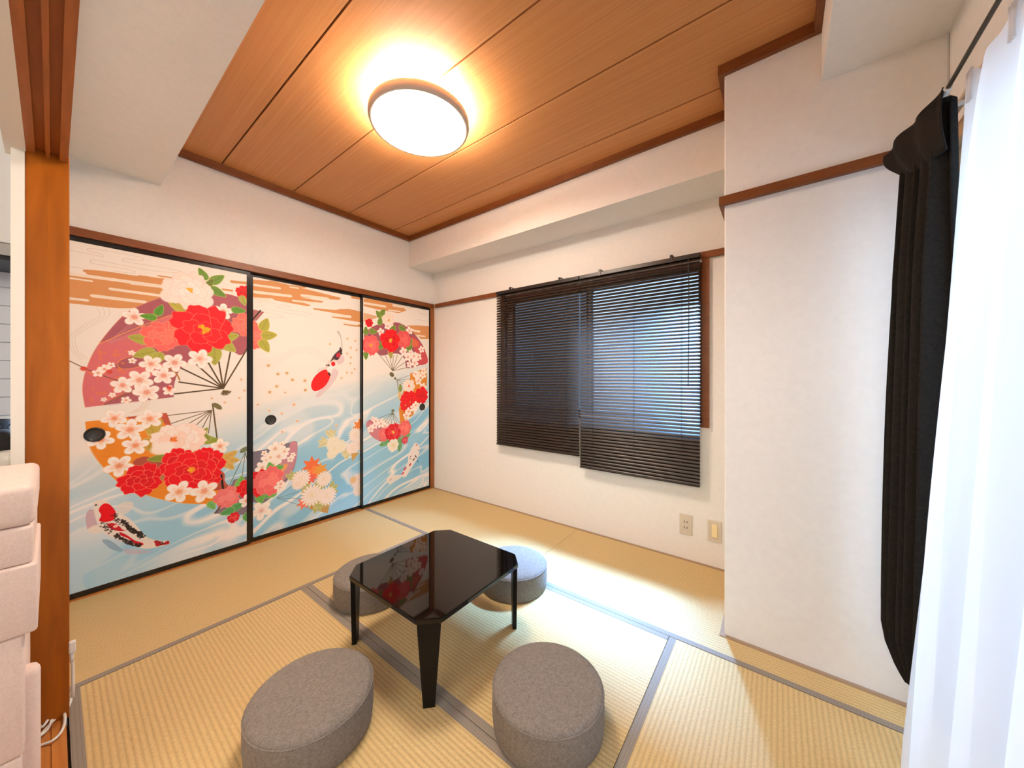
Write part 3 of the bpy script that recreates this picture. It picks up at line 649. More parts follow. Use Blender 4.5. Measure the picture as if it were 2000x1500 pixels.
# koi
A.poly(sp(k3([(740, 1060), (800, 1040), (830, 1080), (740, 1110)])), (228, 214, 206), .9)
A.poly(sp(k3([(930, 940), (1000, 920), (1010, 980), (950, 1010)])), (226, 196, 198), .9); A.poly(sp(k3([(860, 1060), (950, 1080), (900, 1200), (760, 1340), (720, 1330), (800, 1220)])), (226, 196, 196), .85)
A.poly(sp(k3([(985, 850), (975, 740), (940, 680), (955, 665), (985, 740), (995, 850)])), (190, 176, 168), .8)
A.poly(sp(k3([(980, 840), (990, 880), (985, 930), (930, 990), (890, 1080), (870, 1150), (800, 1230), (720, 1285), (680, 1250), (700, 1150), (790, 1070), (850, 980), (910, 910), (960, 860)])), (232, 206, 192))
A.poly(sp(k3([(790, 1070), (850, 1070), (870, 1110), (850, 1180), (800, 1245), (720, 1285), (680, 1262), (674, 1205), (712, 1130)])), (240, 34, 34))
A.poly(sp(k3([(985, 850), (988, 885), (950, 960), (900, 960), (870, 985), (905, 915), (955, 865)])), (70, 46, 44), .9)
A.poly(sp(k3([(880, 985), (930, 990), (895, 1060), (862, 1110), (835, 1066), (850, 1020)])), (246, 236, 228), .95)
A.ell(wp(k3([(898, 1005)])[0]), 13, 14, 0, (232, 30, 36)); A.ell(wp(k3([(950, 915)])[0]), 16, 12, .9, (206, 40, 60))
for p, a_, b_, an in (((975, 870), 12, 7, 1.1), ((920, 930), 8, 5, .8), ((985, 900), 6, 4, 1), ((850, 1020), 7, 6, .3), ((830, 1018), 4, 4, 0), ((935, 950), 7, 4, .4), ((858, 1110), 13, 6, -1.1), ((970, 845), 7, 5, 1)): A.ell(wp(k3([p])[0]), a_, b_, an, (54, 34, 34), .9)
speck(k3([(330, 1108), (422, 1100), (480, 1168), (607, 1178), (318, 1235), (245, 1296), (612, 1275), (495, 1425), (232, 1022)]), 2.6, (214, 168, 112))
speck(k3([(865, 800), (1045, 745), (1080, 838), (1042, 898), (1080, 938), (1076, 998), (1040, 1095), (1090, 1098), (985, 1150), (1120, 1058), (1128, 768), (1140, 860), (405, 1300)]), 1.7, (222, 178, 130))
speck(k4([(470, 50), (350, 140), (503, 213), (357, 320), (885, 260), (118, 52), (228, 112)]), 1.9, (226, 176, 140))
# lower half of the second door
A.poly([wp(q) for q in k4([(30, 520), (200, 490), (440, 418)])] + sp(k4([(440, 418), (500, 420), (498, 560), (460, 700), (360, 850), (180, 1010), (60, 1000)]), False), (118, 110, 122))
A.poly(sp(k4([(440, 420), (498, 430), (496, 570), (450, 700), (350, 800), (320, 700), (350, 600), (400, 560)]), True), (196, 132, 146)); A.ell(wp(k4([(370, 670)])[0]), 26, 14, .9, (240, 160, 96), .9, 4)
ribs(k4([(10, 470)])[0], k4([(80, 520), (60, 800)]), 4, (96, 110, 92)); leaf(k4([(45, 560)])[0], 20, -70, (110, 150, 80), .4)
for p, r_, ph in (((285, 485), 16, .2), ((320, 560), 17, 1), ((375, 510), 12, .4), ((210, 590), 14, .2), ((160, 670), 15, .9), ((240, 570), 11, .5), ((270, 640), 10, .1), ((435, 585), 8, .2), ((350, 440), 7, 0), ((180, 530), 7, 1), ((460, 545), 6, 1)): blossom(k4([p])[0], r_, ph, mid=(250, 222, 190))
for p, an in (((240, 670), 100), ((310, 680), 20), ((320, 750), -60), ((270, 880), 30), ((240, 930), 200), ((140, 970), -80)): leaf(k4([p])[0], 22, an, (104, 178, 76), .66, (160, 200, 130))
peony(k4([(120, 820)])[0], 28, (232, 30, 40), (222, 30, 40), (246, 90, 80), .3, None, ow=1)
peony(k4([(230, 800)])[0], 30, (242, 104, 104), (250, 124, 116), (252, 150, 136), .5, None, ow=1.2)
blossom(k4([(335, 855)])[0], 12, .6); blossom(k4([(150, 1090)])[0], 22, .8, mid=(246, 214, 200)); blossom(k4([(340, 830)])[0], 9, .1)
ribs(k4([(300, 968)])[0], k4([(450, 850), (520, 905), (540, 970), (520, 1035)]), 2.6, (110, 136, 146))
A.poly([wp(q) for q in k4([(730, 1000), (820, 1030), (800, 1115), (620, 1075), (640, 1000)])], (198, 152, 84)); A.poly([wp(q) for q in k4([(540, 870), (700, 850), (830, 950), (810, 1050), (560, 1040)])], (196, 182, 118), .9)
for p, an in (((600, 850), 120), ((700, 850), 40), ((820, 880), 20), ((460, 780), 100), ((690, 1030), -60)): mleaf(k4([p])[0], 24, an, (190, 190, 116), 3, (214, 206, 150))
def maple(p, r, col):
    c = wp(p); r *= mpp(p[0]); P = []
    for k in range(14):
        a = math.pi / 2 + 2 * math.pi * k / 14; d = r * (1 if k % 2 == 0 else .5); P.append((c[0] + d * math.cos(a), c[1] + d * math.sin(a)))
    A.poly(P, col)
maple(k4([(645, 650)])[0], 20, (246, 112, 62)); maple(k4([(660, 720)])[0], 16, (250, 138, 70)); maple(k4([(640, 770)])[0], 13, (246, 104, 84)); maple(k4([(730, 690)])[0], 15, (238, 160, 70)); maple(k4([(1110, 260)])[0], 14, (246, 134, 60)); maple(k4([(570, 1010)])[0], 15, (248, 122, 92))
mum(k4([(540, 780)])[0], 21); mum(k4([(765, 780)])[0], 18); mum(k4([(645, 940)])[0], 25); mum(k4([(795, 945)])[0], 21); mum(k4([(510, 830)])[0], 14)
for p, r_ in (((850, 430), 17), ((920, 460), 16), ((840, 535), 12), ((870, 480), 16)): mum(k4([p])[0], r_, (246, 236, 214), (240, 226, 180), edge=(230, 214, 176))
for p, an in (((830, 360), 90), ((780, 430), 160), ((960, 520), -20)): mleaf(k4([p])[0], 22, an, (224, 212, 160), 3, (234, 224, 190))
mum(k4([(1070, 350)])[0], 16); mum(k4([(1045, 480)])[0], 15); mum(k4([(1110, 440)])[0], 14); A.poly([wp(q) for q in k4([(1030, 530), (1110, 520), (1040, 610)])], (206, 160, 86))
mum(k4([(1090, 800)])[0], 17, (244, 226, 212)); mum(k4([(1100, 890)])[0], 13, (244, 230, 212)); maple(k4([(1050, 790)])[0], 9, (236, 190, 130))
ART2 = A.a.copy()

# ---- third door
A.a = ART1.copy(); PX[0] = 0.0
k8 = C(700, 580, 6.82)
A.poly([wp(q) for q in k8([(70, 20), (200, 20), (460, 90), (780, 150), (600, 140), (640, 180), (540, 215), (400, 190), (230, 160), (70, 120)])], GOLD)
for p, q, th in (((70, 80), (365, 128), 4), ((460, 110), (700, 150), 4), ((400, 175), (560, 195), 2.6), ((70, 260), (210, 285), 3)): bar(*k8([p, q]), th, CREAM)
A.poly([wp(q) for q in k8([(70, 210), (270, 260), (240, 280), (70, 330)])], GOLD, .7)
A.poly([wp(q) for q in k8([(650, 380), (800, 380), (960, 390), (960, 560), (840, 560), (760, 500), (660, 430)])], GOLD)
for p, q, th in (((700, 440), (820, 462), 3.5), ((780, 512), (890, 528), 2.6)): bar(*k8([p, q]), th, CREAM)
for L_ in ([(800, 210), (900, 240), (940, 250)], [(780, 300), (900, 320), (940, 320)]): A.line(sp(k8(L_), False), 1.6, (200, 180, 160), .9)
A.poly(sp(k8([(75, 480), (200, 390), (340, 350), (520, 340), (660, 410), (780, 530), (880, 690), (925, 870)]), False) + sp(k8([(925, 870), (660, 950), (620, 830), (540, 760), (420, 760), (300, 780), (210, 710), (75, 640)]), False), (160, 84, 94))
A.poly(sp(k8([(700, 540), (780, 560), (880, 700), (925, 868), (800, 900), (760, 750)])), (206, 76, 82)); A.poly(sp(k8([(720, 560), (800, 600), (790, 660), (720, 650)])), (228, 110, 70), .8)
ribs(k8([(455, 985)])[0], k8([(230, 715), (350, 765), (415, 775), (465, 785), (520, 775), (590, 790), (625, 870), (660, 940)]), 3.6, (110, 94, 66))
A.ell(wp(k8([(445, 1035)])[0]), 20, 15, -.6, (106, 92, 58))
for p, an in (((270, 230), 130), ((325, 205), 55), ((290, 320), 80), ((100, 450), 90), ((200, 460), 0), ((450, 400), 150), ((590, 420), -20), ((100, 780), -90), ((690, 600), 60), ((680, 680), 30), ((430, 760), -80), ((290, 640), 120)): leaf(k8([p])[0], 15, an, (112, 142, 56) if an != -80 else (176, 160, 80), .6)
peony(k8([(405, 310)])[0], 13, (246, 226, 206), (248, 232, 214), (236, 206, 180), 0, (232, 180, 90), ow=1); blossom(k8([(390, 390)])[0], 8); blossom(k8([(300, 465)])[0], 8, .5); blossom(k8([(680, 450)])[0], 8, .5)
peony(k8([(145, 345)])[0], 8, (222, 20, 30), (200, 20, 28), (246, 70, 60), 0, None, ow=.8)
peony(k8([(165, 640)])[0], 19, (242, 92, 92), (246, 110, 104), (252, 140, 120), .3, (240, 170, 60), ow=1)
peony(k8([(600, 570)])[0], 17, (236, 84, 86), (240, 100, 96), (252, 130, 112), .3, None, ow=1)
peony(k8([(430, 580)])[0], 21, (238, 20, 30), (220, 16, 28), (248, 90, 70), .2, (240, 170, 60), ow=1)
for p, r_ in (((600, 730), 9), ((660, 800), 9), ((740, 790), 9), ((800, 800), 8), ((750, 880), 9), ((680, 900), 7), ((700, 740), 6), ((840, 700), 7)): blossom(k8([p])[0], r_, p[0], mid=(250, 200, 180))
# its lower fan
A.poly([wp(q) for q in k8([(690, 1020), (800, 985), (900, 945)])] + sp(k8([(905, 950), (915, 1100), (890, 1250), (820, 1420), (700, 1560), (560, 1700)]), False) + [wp(q) for q in k8([(540, 1500), (600, 1250), (690, 1120)])], (226, 136, 44))
ribs(k8([(510, 1105)])[0], k8([(680, 1045), (690, 1095), (625, 1130), (605, 1165), (580, 1250), (545, 1270), (535, 1290)]), 2.6, (124, 110, 80)); A.ell(wp(k8([(490, 1088)])[0]), 8, 10, .4, (110, 96, 66))
for p, r_ in (((780, 1040), 9), ((860, 1040), 8), ((800, 1120), 8), ((760, 1030), 7), ((870, 990), 7), ((860, 1200), 8)): blossom(k8([p])[0], r_, p[1], mid=(250, 190, 150))
peony(k8([(675, 1190)])[0], 13, (248, 228, 212), (250, 232, 216), (240, 206, 184), 0, (238, 110, 80), ow=1)
peony(k8([(840, 1310)])[0], 15, (232, 18, 28), (216, 20, 30), (246, 80, 70), .5, None, ow=1); peony(k8([(670, 1380)])[0], 18, (236, 18, 28), (220, 18, 28), (248, 90, 70), .2, (236, 90, 50), ow=1)
for p in ((755, 1450), (720, 1490), (640, 1500)): blossom(k8([p])[0], 8, .3)
leaf(k8([(560, 1210)])[0], 14, 90, (140, 150, 70), .5); leaf(k8([(550, 1320)])[0], 14, -90, (226, 190, 140), .5)
A.poly([wp(q) for q in k4([(1510, 90), (1640, 80), (1640, 150), (1550, 210), (1520, 130)])], (216, 130, 50))
for p, r_ in (((1600, 30), 15), ((1560, 60), 11)): peony(k4([p])[0], r_, (234, 16, 28), (220, 20, 30), (248, 90, 70), .2, (236, 120, 50), ow=1)
for p in ((1590, 120), (1570, 160), (1640, 80), (1660, 60)): blossom(k4([p])[0], 8, .4)
# red and rose fan on the water
A.poly(sp(k4([(1180, 225), (1300, 190), (1420, 240), (1560, 240), (1600, 330), (1500, 380), (1350, 420), (1220, 350)])), (196, 110, 122))
A.poly(sp(k4([(1180, 230), (1240, 240), (1320, 330), (1300, 400), (1210, 330)])), (206, 128, 138)); A.poly([wp(q) for q in k4([(1300, 190), (1345, 180), (1520, 240), (1400, 260)])], (236, 226, 216), .8)
ribs(k4([(1437, 130)])[0], k4([(1305, 185), (1350, 200), (1360, 225), (1390, 235), (1420, 240), (1450, 240), (1480, 240), (1510, 240)]), 3, (104, 100, 78)); A.ell(wp(k4([(1437, 112)])[0]), 13, 11, 0, (120, 122, 86))
for p, r_ in (((1270, 215), 8), ((1320, 240), 9), ((1260, 260), 7), ((1220, 290), 8), ((1360, 265), 8), ((1240, 190), 5)): blossom(k4([p])[0], r_, .3, mid=(246, 200, 190))
for p, an in (((1350, 430), 200), ((1380, 420), -40), ((1570, 360), 20), ((1500, 460), -90), ((1590, 270), 80), ((1500, 400), -30)): leaf(k4([p])[0], 18, an, (108, 168, 110), .6, (170, 200, 150))
peony(k4([(1360, 340)])[0], 13, (240, 106, 106), (246, 120, 116), (250, 150, 136), .1, None, ow=1); peony(k4([(1555, 280)])[0], 14, (240, 100, 98), (248, 120, 112), (250, 150, 130), .1, None, ow=1)
peony(k4([(1440, 325)])[0], 17, (224, 30, 44), (232, 60, 64), (248, 110, 96), .1, (240, 190, 80), ow=1); peony(k4([(1440, 450)])[0], 12, (248, 238, 222), (244, 230, 200), (230, 220, 190), .1, (236, 210, 130), ow=1); peony(k4([(1555, 400)])[0], 7, (206, 60, 84), (230, 90, 100), (240, 120, 120), .1, None, ow=.8)
# two koi
A.poly(sp(k4([(1660, 425), (1690, 450), (1700, 500), (1680, 570), (1640, 640), (1600, 700), (1560, 760), (1520, 745), (1540, 690), (1580, 620), (1590, 540), (1630, 460)])), (244, 232, 226))
for p, a_, b_, an, c_ in (((1668, 448), 8, 5, .6, (200, 40, 60)), ((1605, 640), 12, 7, .9, (200, 40, 60)), ((1555, 680), 18, 7, .8, (206, 50, 66)), ((1535, 725), 12, 7, .6, (214, 60, 76)), ((1660, 560), 14, 5, -1, (60, 50, 60)), ((1640, 590), 13, 5, .6, (60, 50, 60)), ((1690, 500), 7, 4, 1, (70, 50, 60)), ((1610, 560), 6, 4, .4, (70, 50, 60)), ((1605, 580), 5, 4, .4, (70, 50, 60)), ((1680, 610), 12, 4, -1, (90, 100, 120))): A.ell(wp(k4([p])[0]), a_, b_, an, c_, .9)
A.poly(sp(k4([(1375, 780), (1430, 745), (1520, 740), (1500, 775), (1440, 810), (1400, 830)])), (242, 232, 222), .95); A.ell(wp(k4([(1415, 785)])[0]), 12, 5, .5, (196, 160, 140), .7, 4)
ART3 = A.a

def art_mat(name, arr, s0, s1, z0, z1):
    i0, i1 = int((s0 - S0) / RES), int((s1 - S0) / RES); j0, j1 = int((z0 - Z0) / RES), int((z1 - Z0) / RES)
    a = np.clip(arr[j0:j1, i0:i1] / 255, 0, 1); h, w_ = a.shape[:2]
    im = bpy.data.images.new(name, w_, h); buf = np.ones((h, w_, 4), np.float32); buf[..., :3] = a
    im.pixels.foreach_set(buf.ravel()); im.update(); im.pack()
    m = mat(name, (.8, .8, .8), .55, .25)
    t = N(m, 'ShaderNodeTexImage'); t.image = im; t.extension = 'EXTEND'
    uv = N(m, 'ShaderNodeUVMap'); L(m, uv.outputs[0], t.inputs[0])
    gm = N(m, 'ShaderNodeGamma'); gm.inputs[1].default_value = .93; L(m, t.outputs[0], gm.inputs[0])
    mx = N(m, 'ShaderNodeMix', data_type='RGBA', blend_type='MULTIPLY'); mx.inputs[0].default_value = 1; mx.inputs[7].default_value = (.97, .98, 1, 1)
    L(m, gm.outputs[0], mx.inputs[6]); L(m, mx.outputs[2], B(m).inputs['Base Color'])
    return m
def door(i, s0, s1, xf, arr, pull, label, fr=.020):
    z0, z1, fz = .009, 1.811, .026
    root = empty('door_%d' % i, (xf, (s0 + s1) / 2, z0), label, 'sliding door', kind='structure')
    m = art_mat('painted_paper_%d' % i, arr, s0 + fr, s1 - fr, z0 + fz, z1 - fz)
    bm = bx(bmesh.new(), xf - .018, xf - .002, s0 + fr, s1 - fr, z0 + fz, z1 - fz)
    uvl = bm.loops.layers.uv.new('UVMap')
    for f in bm.faces:
        for l in f.loops: l[uvl].uv = ((l.vert.co.y - s0 - fr) / (s1 - s0 - 2 * fr), (l.vert.co.z - z0 - fz) / (z1 - z0 - 2 * fz))
    obj('painted_panel', bm, m, root)
    for q in ((s0, s0 + fr, z0, z1), (s1 - fr, s1, z0, z1), (s0 + fr, s1 - fr, z0, z0 + fz), (s0 + fr, s1 - fr, z1 - fz, z1)):
        box('frame', (xf - .020, xf, *q), BLACK_LACQUER, root, bev=.001, seg=1)
    r = (pull[0] - 1000) / F_PX; d = fw + r * rt; t = (xf - CAM[0]) / d[0]; py, pz = CAM[1] + t * d[1], CAM[2] + (HZ - pull[1]) / F_PX * t
    rad = pull[2]
    mt = Matrix.Translation((xf - .0022, py, pz)) @ Matrix.Rotation(R(90), 4, 'Y')
    bm = lathe(bmesh.new(), [(rad * .72, .0005), (rad * .76, .0035), (rad * .88, .0052), (rad * .98, .0035), (rad, 0)], n=40); bm.transform(mt)
    p = obj('finger_pull', bm, PULL_RIM, root, True)
    bm = lathe(bmesh.new(), [(0, .0008), (rad * .66, .0008), (rad * .74, .0025)], n=40); bm.transform(mt)
    obj('pull_disc', bm, PULL_DISC, p, True)
door(1, -2.312, -1.545, .0, ART1, (185, 849, .037), 'sliding door with large red fan and red koi, beside the door post')
door(2, -1.544, -.750, -.022, ART2, (529, 820, .034), 'middle sliding door with diving koi over pale water')
door(3, -.768, -.043, .0, ART3, (825, 795, .034), 'sliding door with small red fans, next to the corner post', .014)

# ------------------------------------------------------------------ window behind the blinds
w1 = empty('window_1', ((WX0 + WX1) / 2, .06, WZ0), 'sliding window behind the dark blinds', 'window', kind='structure')
bm = bmesh.new(); f = .035
bx(bm, WX0 - f, WX0, -.018, .02, WZ0 - .02, 1.812); bx(bm, WX1 + .002, WX1 + .038, -.020, .02, WZ0 - .022, 1.812); bx(bm, WX0, WX1 + .008, -.018, .02, WZ0 - .022, WZ0)
bx(bm, WX0, WX0 + .012, .02, .14, WZ0, WZ1); bx(bm, WX1 - .012, WX1, .02, .14, WZ0, WZ1); bx(bm, WX0, WX1, .02, .14, WZ0, WZ0 + .012); bx(bm, WX0, WX1, .02, .14, WZ1 - .012, WZ1)
obj('window_frame', bm, TRIM_WOOD, w1)
xm = 1.66
for (a, b, yy) in ((WX0 + .012, xm + .02, .105), (xm - .02, WX1 - .012, .075)):
    bm = bmesh.new(); q = .020
    for r_ in ((a, a + q, WZ0 + .012, WZ1 - .012), (b - q, b, WZ0 + .012, WZ1 - .012), (a + q, b - q, WZ0 + .012, WZ0 + .03), (a + q, b - q, WZ1 - .04, WZ1 - .012)):
        bx(bm, r_[0], r_[1], yy, yy + .022, r_[2], r_[3])
    s_ = obj('sash', bm, LACQ_GREY, w1)
    box('pane', (a + q, b - q, yy + .009, yy + .013, WZ0 + .03, WZ1 - .04), GLASS, s_)

SCREEN = bpy.data.materials.new('dark_dimming_film'); SCREEN.use_nodes = True; SCREEN.node_tree.nodes.clear()  # half-clear dark film for the added dimming sheet
_o = N(SCREEN, 'ShaderNodeOutputMaterial'); _a = N(SCREEN, 'ShaderNodeBsdfTransparent'); _d = N(SCREEN, 'ShaderNodeBsdfDiffuse'); _m = N(SCREEN, 'ShaderNodeMixShader')
_d.inputs[0].default_value = (.02, .02, .022, 1); _m.inputs[0].default_value = .58; L(SCREEN, _a.outputs[0], _m.inputs[1]); L(SCREEN, _d.outputs[0], _m.inputs[2]); L(SCREEN, _m.outputs[0], _o.inputs[0])
dim_sheet = box('dimming_sheet', (WX0 + .013, xm + .01, .1335, .1345, WZ0 + .013, WZ1 - .013), SCREEN, w1)  # sheet added outside the left sash to dim the daylight there
# balcony window on the right
w2 = empty('window_2', (XR + .06, (Y2A + Y2B) / 2, 0), 'tall balcony window behind the lace curtain', 'window', kind='structure')
bm = bmesh.new(); bx(bm, XR - .006, XR + .14, Y2A - .02, Y2A, .02, Z2T); bx(bm, XR - .006, XR + .14, Y2B, Y2B + .02, .02, Z2T); bx(bm, XR - .012, XR + .14, Y2B, Y2A, Z2T - .03, Z2T + .02); bx(bm, XR, XR + .14, Y2B, Y2A, -.03, .02)
obj('window_frame', bm, mat('pale_window_wood', (.50, .33, .18), .5), w2)
ym = (Y2A + Y2B) / 2
for a, b, xx in ((Y2B + .02, ym + .02, XR + .05), (ym - .02, Y2A - .02, XR + .085)):
    bm = bmesh.new(); q = .04
    for r_ in ((a, a + q, .02, Z2T - .03), (b - q, b, .02, Z2T - .03), (a + q, b - q, .02, .08), (a + q, b - q, Z2T - .08, Z2T - .03)): bx(bm, xx, xx + .024, *r_)
    s_ = obj('sash', bm, LACQ_GREY, w2); box('pane', (xx + .010, xx + .014, a + q, b - q, .08, Z2T - .08), GLASS, s_)

# ------------------------------------------------------------------ venetian blinds
def blind(x0, x1, ztop, zbot, yc, tilt, label, wand):
    root = empty('venetian_blind', ((x0 + x1) / 2, yc, zbot), label, 'blind', 'dark brown venetian blinds')
    bx0 = bmesh.new(); bx(bx0, x0, x1, yc - .014, yc + .014, ztop - .026, ztop, .002, 1); obj('headrail', bx0, BLINDRAIL, root)
    n = int((ztop - .034 - zbot - .016) / .0213); pitch = (ztop - .034 - zbot - .016) / n
    bm = bmesh.new(); W = .0232; hl = (x1 - x0) / 2 - .002; rows = []
    for k in range(4):
        u = -.5 + k / 3; c = .0022 * (1 - 4 * u * u); a = R(tilt)
        yy, zz = u * W * math.cos(a) - c * math.sin(a), u * W * math.sin(a) + c * math.cos(a)
        rows.append([bm.verts.new((s * hl, yy, zz)) for s in (-1, 1)] + [bm.verts.new((s * hl, yy + .0007 * math.sin(a), zz - .0007 * math.cos(a))) for s in (-1, 1)])
    for A_, B_ in zip(rows, rows[1:]):
        bm.faces.new((A_[0], A_[1], B_[1], B_[0])); bm.faces.new((A_[2], B_[2], B_[3], A_[3]))
    bm.faces.new((rows[0][0], rows[0][2], rows[0][3], rows[0][1])); bm.faces.new((rows[-1][0], rows[-1][1], rows[-1][3], rows[-1][2]))
    me = None
    for i in range(n + 1):
        if me is None:
            o = obj('slat', bm, BLIND); me = o.data; o.parent = root
        else:
            o = bpy.data.objects.new('slat', me); COL.objects.link(o); o.parent = root
        o.location = (0, 0, .016 + pitch * i)
    bm = bmesh.new(); bx(bm, x0 + .002, x1 - .002, yc - .011, yc + .011, zbot, zbot + .010, .002, 1); obj('bottom_rail', bm, BLINDRAIL, root)
    for fx in (.13, .5, .87):
        xx = x0 + (x1 - x0) * fx; bm = bmesh.new()
        for dy in (-.0155, .0155): tube(bm, [(xx, yc + dy, zbot + .008), (xx, yc + dy, ztop - .02)], .0009, 5)
        obj('ladder_cord', bm, CORD_D, root)
    for hx in (.2, .8):
        xx = x0 + (x1 - x0) * hx; bm = bmesh.new()
        bx(bm, xx - .006, xx + .006, yc - .017, yc - .014, ztop - .028, ztop + .016); bx(bm, xx - .006, xx + .006, yc - .017, -.006, ztop + .013, ztop + .016); bx(bm, xx - .009, xx + .009, yc - .020, yc - .012, ztop + .002, ztop + .012)
        obj('hook', bm, BLINDRAIL, root)
    if wand:
        bm = bmesh.new(); tube(bm, catmull([(x1 - .06, yc - .022, ztop - .02), (x1 - .055, yc - .030, ztop - .30), (x1 - .06, yc - .024, ztop - .78)], 6), .0028, 6)
        obj('tilt_wand', bm, CORD_D, root)
blind(.875, 1.645, 1.836, .545, -.050, 54, 'left dark brown venetian blind, shorter and nearly closed', False)
blind(1.650, 2.418, 1.836, .468, -.050, 53, 'right dark brown venetian blind, longer with daylight between slats', True)

# ------------------------------------------------------------------ outlet and switch
o = empty('wall_outlet', (2.332, 0, .2135), 'ivory double wall outlet under the right blind', 'outlet')
box('cover_plate', (2.297, 2.367, -.006, 0, .154, .274), PLATE, o, bev=.002); box('socket_insert', (2.314, 2.350, -.0075, -.005, .176, .252), mat('socket_grey', (.60, .54, .45), .4), o)
for xx in (2.3245, 2.3395):
    for zz in (.197, .231): box('slot', (xx - .0018, xx + .0018, -.0082, -.007, zz - .006, zz + .006), SLOT, o)
o = empty('light_switch', (2.484, 0, .213), 'ivory light switch beside the outlet, near the pillar', 'switch')
box('cover_plate', (2.449, 2.519, -.006, 0, .150, .274), PLATE, o, bev=.002); box('rocker', (2.470, 2.500, -.013, -.005, .178, .252), SWITCH_KEY, o, bev=.003)

# ------------------------------------------------------------------ ceiling lamp
lx, ly = 1.371, -1.238
o = empty('ceiling_lamp', (lx, ly, ZC), 'round flush ceiling lamp, lit white, on the plank ceiling', 'lamp')
obj('mount', lathe(bmesh.new(), [(0, -.055), (.075, -.055), (.075, 0), (0, 0)], (lx, ly, ZC)), PLASTIC, o, True)
obj('housing', lathe(bmesh.new(), [(.222, -.094), (.228, -.0965), (.236, -.094), (.241, -.080), (.240, -.060), (.236, -.052), (.215, -.050), (.0, -.050)], (lx, ly, ZC)), mat('lamp_rim', (.60, .50, .42), .45), o, True)
obj('diffuser', lathe(bmesh.new(), [(.222, -.092), (.205, -.100), (.14, -.108), (0, -.111)], (lx, ly, ZC)), LAMP_E, o, True)
obj('backlight', lathe(bmesh.new(), [(.100, -.046), (.185, -.046), (.185, -.044), (.100, -.044), (.100, -.046)], (lx, ly, ZC)), LAMP_UP, o)

# ------------------------------------------------------------------ low table
TX0, TX1, TY0, TY1, TH, CH = 1.333, 1.885, -1.610, -1.057, .300, .062
o = empty('low_table', ((TX0 + TX1) / 2, (TY0 + TY1) / 2, 0), 'low glossy black table with cut corners and tapered legs', 'table')
oct_ = [(TX0 + CH, TY0), (TX1 - CH, TY0), (TX1, TY0 + CH), (TX1, TY1 - CH), (TX1 - CH, TY1), (TX0 + CH, TY1), (TX0, TY1 - CH), (TX0, TY0 + CH)]
bm = prism(bmesh.new(), oct_, TH - .019, TH); bmesh.ops.bevel(bm, geom=list(bm.edges), offset=.003, segments=3, affect='EDGES')
obj('table_top', bm, TABLE_BLACK, o)
for sx, sy in ((-1, -1), (1, -1), (1, 1), (-1, 1)):
    cx = (TX0 if sx < 0 else TX1) - sx * CH / 2; cy = (TY0 if sy < 0 else TY1) - sy * CH / 2
    nrm = Vector((sx, sy, 0)).normalized(); tn = Vector((-nrm.y, nrm.x, 0)); c = Vector((cx, cy, 0)) - nrm * .003
    bm = bmesh.new(); secs = []
    for z, hw, th in ((TH - .019, .040, .020), (TH - .05, .038, .018), (0, .0195, .017)):
        secs.append([bm.verts.new(c + tn * a - nrm * b + Vector((0, 0, z))) for a, b in ((-hw, 0), (hw, 0), (hw * .9, th), (-hw * .9, th))])
    for A_, B_ in zip(secs, secs[1:]):
        for k in range(4): bm.faces.new((A_[k], A_[(k + 1) % 4], B_[(k + 1) % 4], B_[k]))
    bm.faces.new(secs[0]); bm.faces.new(secs[-1])
    obj('leg', bm, LEG_BLACK, o)

# ------------------------------------------------------------------ poufs
def pouf(x, y, label, rot, first=None):
    rr, h = .177, .128
    prof = [(0, 0), (rr * .96, 0), (rr * .99, .006), (rr * 1.01, h * .35), (rr * 1.008, h * .7), (rr, h - .018), (rr * .978, h - .008), (rr * .93, h - .002), (rr * .80, h + .002), (rr * .4, h + .004), (0, h + .0045)]
    if first is None:
        root = empty('floor_pouf', (x, y, 0), label, 'pouf', 'round grey floor poufs round the table')
        obj('cushion_body', lathe(bmesh.new(), prof, (x, y, 0), 72), POUF, root, True)
        bm = bmesh.new(); tube(bm, [(x + (rr * .997) * math.cos(a), y + (rr * .997) * math.sin(a), h - .0145) for a in [2 * math.pi * k / 72 for k in range(73)]], .0024, 6, False)
        obj('seam_piping', bm, POUF, root, True)
    else:
        root = first.copy(); COL.objects.link(root)
        for ch in first.children:
            q = ch.copy(); COL.objects.link(q); q.parent = root
        root.location = (x, y, 0); root['label'] = label
    root.rotation_euler = (0, 0, rot)
    return root
p0 = pouf(2.187, -1.370, 'grey pouf at the right front of the table, nearest the pillar', 0)
pouf(1.614, -1.843, 'grey pouf at the left front of the table, nearest the doorway', 1.1, p0)
pouf(1.648, -.838, 'grey pouf behind the table toward the window wall', 2.3, p0)
pouf(1.120, -1.345, 'grey pouf behind the table toward the painted doors', 3.0, p0)

